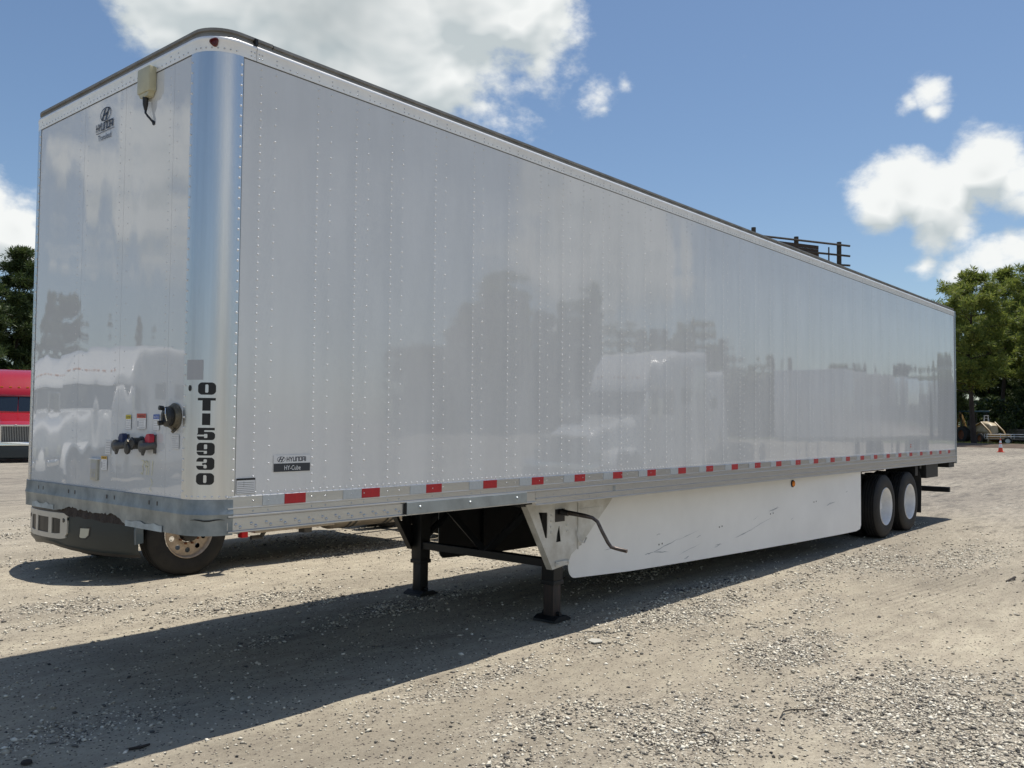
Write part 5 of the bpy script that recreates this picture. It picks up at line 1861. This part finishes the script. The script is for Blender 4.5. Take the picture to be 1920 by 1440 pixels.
        for x in (3.86, 3.96, 4.54, 4.64):
            MB().lathe([(x-.018, .322), (x-.018, .328), (x+.018, .328), (x+.018, .322)], (0, s*.86, .635), 0, 36).build('tank_strap', 'greycast', tk)
        MB().tube([(5.42, s*.95, .9), (5.42, s*.95, 3.9)], .07, 12).build('exhaust_stack', 'chrome' if style == 'classic' else 'greycast', root, smooth=50)
    # chassis
    for s in (-1, 1):
        MB().box(.6, 8.0, min(s*.36, s*.44), max(s*.36, s*.44), .72, .98).build('frame_rail', 'black', root)
    MB().box(.7, 2.2, -.34, .34, .45, .9).build('engine', 'black', root)
    MB().lathe([(1.02, .0), (1.02, .48), (1.10, .48), (1.10, 0)], (6.6, 0, 0), 2, 24).build('fifth_wheel', 'black', root)
    MB().tube([(1.42, -.95, .50), (1.42, .95, .50)], .05, 8).build('axle', 'black', root)
    for x in (6.1, 7.4): MB().tube([(x, -.8, .50), (x, .8, .50)], .08, 8).build('axle', 'black', root)

    def wh(x, y, s, w=.27):
        r = .50
        c = (x, y, r)
        pr = [(-w/2+.01, .302), (-w/2, .34), (-w/2, .41), (-w/2+.012, .465), (-w/2+.035, .492)]
        for gx in (-.08, -.03, .03, .08): pr += [(gx-.008, r), (gx-.005, r-.012), (gx+.005, r-.012), (gx+.008, r)]
        pr += [(w/2-.035, .492), (w/2-.012, .465), (w/2, .41), (w/2, .34), (w/2-.01, .302)]
        front = x < 3
        hub = MB()
        if front: hub.lathe([(s*w*.32, .11), (s*w*.62, .10), (s*w*.66, .075), (s*w*.66, 0)], c, 1, 22)
        else: hub.lathe([(-s*w*.1, .12), (s*w*.5, .10), (s*w*.5, 0)], c, 1, 22)
        hb = hub.build('wheel', 'blackplastic' if front else 'greycast', root, smooth=40)
        MB().lathe(pr, c, 1, 60).build('tyre', 'rubber', hb, smooth=35)
        # disc with ten round hand holes (front) or plain dish
        rimmb = MB()
        if front:
            n = 10; ro, ri = .272, .115
            yo = y+s*w*.34
            seg = 12
            holes = []
            bm = bmesh.new()
            def lp(cx, cz, rad, k):
                vv = [bm.verts.new((cx+rad*math.cos(2*math.pi*i/k), 0, cz+rad*math.sin(2*math.pi*i/k))) for i in range(k)]
                return [bm.edges.new((vv[i], vv[(i+1) % k])) for i in range(k)]
            es = lp(0, 0, ro, 50)+lp(0, 0, ri, 24)
            for q in range(n):
                a = 2*math.pi*(q+.5)/n
                es += lp(math.cos(a)*.208, math.sin(a)*.208, .031, 10)
            bmesh.ops.triangle_fill(bm, edges=es, use_beauty=True)
            bm.verts.index_update()
            vs = [(v.co.x+x, yo-s*.02*(1-min(1, math.hypot(v.co.x, v.co.z)/ro))*0, v.co.z+r) for v in bm.verts]
            rimmb.add(vs, [[v.index for v in f.verts] for f in bm.faces]); bm.free()
            rimmb.lathe([(s*(w/2-.004), .300), (s*(w/2+.002), .294), (s*(w/2-.006), .284), (s*w*.34, .272)], c, 1, 50)
            rimmb.lathe([(s*w*.34, .150), (s*w*.40, .146), (s*w*.40, .118), (s*w*.34, .115)], c, 1, 30)
            nuts = MB()
            for q in range(10):
                a = 2*math.pi*q/10
                nuts.tube([(x+math.cos(a)*.132, yo, r+math.sin(a)*.132), (x+math.cos(a)*.132, yo+s*.045, r+math.sin(a)*.132)], .013, 6)
            nuts.build('wheel_nuts', 'rustwheel', hb)
        else:
            rimmb.lathe([(s*(w/2-.004), .300), (s*(w/2+.002), .294), (s*(w/2-.03), .276), (s*-.01, .262), (s*-.05, .22), (s*-.05, .10)], c, 1, 40)
        rimmb.build('rim', 'rimalu', hb, smooth=35)

    for s in (-1, 1):
        wh(1.42, s*1.045, s)
        for x in (6.1, 7.4):
            wh(x, s*1.045, s); wh(x, s*.74, -s)
    if style == 'classic':
        g = MB().box(.17, .24, -.50, .50, .80, 1.44, .03).build('grille', 'blackplastic', root)
        for i in range(17):
            y = -.448+i*.056
            MB().box(.145, .172, y-.008, y+.008, .84, 1.40, .003).build('bar', 'silver', g)
        fr = MB().box(.135, .20, -.53, -.475, .80, 1.44, .012).box(.135, .20, .475, .53, .80, 1.44, .012).box(.132, .20, -.53, .53, 1.40, 1.47, .015).build('grille_frame', 'chrome', g)
        MB().lathe([(.115, 0), (.115, .04), (.13, .05)], (0, 0, 1.43), 0, 20).build('emblem', 'silver', g)
        b = MB().loft([(.0, .66, .80, 1.05, 1.05), (.06, .64, .82, 1.20, 1.20), (.18, .64, .82, 1.24, 1.24)], e=8).build('bumper', 'chrome', root, smooth=40)
        MB().loft([(.03, .20, .64, 1.02, 1.08), (.10, .16, .64, 1.18, 1.22), (.5, .16, .60, 1.22, 1.22)], e=8).build('air_dam', 'slate', b, smooth=40)
        for i in range(5):
            MB().box(2.55, 2.66, -.62+i*.31-.05, -.62+i*.31+.05, 2.96, 3.01, .01).build('roof_lamp', 'amber', root)
    else:
        # wrap-around plastic bumper with a silver centre grille
        pl = [(.81, 1.18), (.75, 1.15), (.64, 1.05), (.52, .90), (.41, .70), (.34, .50), (.30, .30), (.285, .15), (.28, 0)]
        pl = pl+[(x, -y) for x, y in pl[-2::-1]]
        n = len(pl)
        def zb(y): return .40-.10*min(1, max(0, (abs(y)-.15)/1.0))**1.0
        vs = []; fs = []
        lv = [0, .10, .5, 1.0]
        for x, y in pl:
            z0 = zb(y); z1 = .80+.06*min(1, max(0, (abs(y)-.5)/.5))
            for f in lv:
                inx = .035 if f == 0 else 0
                vs.append((x+inx, y*(1-.02*(f == 0)), z0+(z1-z0)*f))
            vs.append((x+.25, y*.86, z1+.01)); 
        m = len(lv)+1
        for i in range(n-1):
            for j in range(m-1): fs.append((i*m+j, (i+1)*m+j, (i+1)*m+j+1, i*m+j+1))
        bp = MB().add(vs, fs).build('bumper', 'slate', root, smooth=40)
        # lower dark valance
        vs = []; fs = []
        for x, y in pl:
            z0 = zb(y); vs += [(x+.05, y*.97, z0-.035), (x+.028, y*.985, z0+.03)]
        MB().add(vs, [(2*i, 2*i+2, 2*i+3, 2*i+1) for i in range(n-1)]).build('valance', 'blackplastic', bp, smooth=40)
        # silver grille: frame following the bumper curve, four openings
        def px(y):
            y = abs(y)
            q = sorted([(b, a) for a, b in pl if b >= 0])
            for (y0, x0), (y1, x1) in zip(q, q[1:]):
                if y0 <= y <= y1: return x0+(x1-x0)*(y-y0)/(y1-y0)
            return .8
        def strip(ya, yb, zf0, zf1, d, n=10):
            v_ = []
            for i in range(n+1):
                y = ya+(yb-ya)*i/n; f0 = zf0(y) if callable(zf0) else zf0; f1 = zf1(y) if callable(zf1) else zf1
                v_ += [(px(y)-d, y, f0), (px(y)-d, y, f1), (px(y)-d+.02, y, f1), (px(y)-d+.02, y, f0)]
            f_ = []
            for i in range(n):
                for j in range(4): f_.append((i*4+j, i*4+(j+1) % 4, (i+1)*4+(j+1) % 4, (i+1)*4+j))
            f_ += [(0, 1, 2, 3), (n*4, n*4+3, n*4+2, n*4+1)]
            return v_, f_
        top = lambda y: .855
        gi = MB()
        gi.add(*strip(-.50, .50, lambda y: .685-.02*max(0, abs(y)-.3)/.2, .745, .016, 24))
        gi.add(*strip(-.47, .47, lambda y: .455+.16*max(0, abs(y)-.38)**1.0, lambda y: .510+.10*max(0, abs(y)-.30), .016, 24))
        for s in (-1, 1):
            gi.add(*strip(s*.38, s*.50, lambda y: .47+.9*max(0, abs(y)-.44), .70, .0165, 8))
            gi.add(*strip(s*.145, s*.215, .50, .70, .0165, 3))
        gr_ = gi.build('grille_surround', 'silver', bp, smooth=40)
        MB().add(*strip(-.42, .42, .49, .70, .006, 20)).build('grille_opening', 'blackplastic', gr_)
        MB().box(.33, .42, -.05, .05, .50, .66, .02).build('tow_hook', 'greycast', gr_)
        MB().add(*strip(-.46, .46, .745, .775, .004, 16)).build('upper_slot', 'blackplastic', gr_)
        for s in (-1, 1):
            MB().lathe([(px(.43)-.0185, 0), (px(.43)-.0185, .024), (px(.43)-.010, .027)], (0, s*.435, .665), 0, 16).build('tow_hole', 'ink', gr_)
            y0, y1, z0, z1 = .665, .765, .485, .590
            e_ = [(y0, z0+.01), (y0+.02, z0), (y1-.03, z0), (y1, z0+.03), (y1+.01, z1), (y0+.01, z1)]
            def face(grow, d):
                cy, cz = (y0+y1)/2, (z0+z1)/2
                return [(px(cy+(a-cy)*grow)-d, s*(cy+(a-cy)*grow), cz+(b-cz)*grow) for a, b in e_]
            f0, f1 = face(1, .006), face(1, -.03)
            n_ = len(e_)
            fl = MB().add(f0+f1, [tuple(range(n_))]+[(i, (i+1) % n_, (i+1) % n_+n_, i+n_) for i in range(n_)]).build('fog_lamp', 'lamp', bp)
            MB().add(face(1.32, .003), [tuple(range(n_))]).build('fog_lamp_recess', 'blackplastic', fl)
        MB().box(2.13, 2.22, -1.14, -1.05, .36, .60, .008).build('strap', 'redstrap', root)
    return root


tg = tractor('aero', 'slatepaint')
tg.location = (1.29, 6.06, 0)
tag(tg, 'slate grey road tractor parked behind the trailer nose, its bumper and front wheel showing below', 'truck')
tr_ = tractor('classic', 'redpaint')
tr_.rotation_euler = (0, 0, R(68)); tr_.location = (10.78, 32.05, 0)
tag(tr_, 'red road tractor with upright chrome grille at the left picture edge', 'truck')
tw = tractor('classic', 'whitepaint')
GW = 'white road tractors in a row outside the frame'
k = 0
for i, (x, y, a) in enumerate([(-5.2, 17.6, 160), (-5.6, 21.6, 162), (-6.0, 25.6, 160), (-6.4, 29.8, 163), (-6.8, 34.0, 160), (14.4, -8.5, 0), (24.0, -13.0, 4)]):
    o = tw if i == 0 else copy_tree(tw)
    o.location = (x, y, 0); o.rotation_euler = (0, 0, R(a))
    tag(o, 'white road tractor seen only as a mirror image in the trailer', 'truck', GW)



def plain_box_trailer():
    root = empty('box_trailer', (33.5, -9.9, 0))
    tag(root, 'white box trailer seen only as a mirror image in the long wall', 'trailer')
    MB().box(0, 13.5, -1.29, 1.29, 1.2, 4.05, .04).build('body', 'whitepaint', root, smooth=40)
    MB().box(.1, 13.4, -1.25, 1.25, 1.02, 1.19).build('side_rail', 'alu', root)
    for x in (10.6, 11.9):
        for y in (-1.05, 1.05): wheel_at(root, (x, y, .5), .5, .5, .28, 'rubber', 'rimwhite')
    for y in (-.9, .9): MB().box(2.6, 2.75, y-.07, y+.07, 0, 1.05).build('landing_leg', 'black', root)


plain_box_trailer()

# ------------------------------------------------------------------ small litter on the ground
def twig(pts, r, label, name='twig', m='twig'):
    o = MB().tube(pts, r, 6).build(name, m, smooth=50)
    tag(o, label, 'twig')
    return o


twig([(2.60, -2.30, .008), (2.70, -2.28, .02), (2.78, -2.30, .018), (2.86, -2.37, .012), (2.93, -2.40, .01)], [.003, .004, .0045, .004, .003], 'thin dark forked twig on the gravel right of centre')
twig([(1.92, -2.16, .006), (1.99, -2.18, .018), (2.04, -2.14, .022), (2.05, -2.08, .015), (2.02, -2.03, .008)], [.003, .004, .004, .004, .002], 'small curved twig near the bottom edge of the picture')
twig([(-.30, .17, .008), (-.24, .14, .012), (-.19, .15, .010)], [.007, .009, .006], 'short dark bark scrap lying in the trailer shadow')
tag(MB().lathe([(0, .0), (.0, .030), (.012, .026), (.018, .010), (.02, 0)], (-.737, .402, -.002), 2, 9).build('clod', 'twig', smooth=30), 'dark round clod in the shadow at the bottom left corner', 'clod')
tag(MB().prism([(3.36, -.37), (3.44, -.40), (3.50, -.33), (3.46, -.27), (3.38, -.29)], 2, -.004, .004).build('flat_scrap', 'litter'), 'flat pale scrap on the ground beside the landing gear shadow', 'scrap')
twig([(8.9, -2.3, .01), (9.1, -2.35, .04), (9.25, -2.3, .01)], [.012, .014, .01], 'dry scrap of bark by the tyre tracks at the right', 'bark_scrap')['category'] = 'bark'
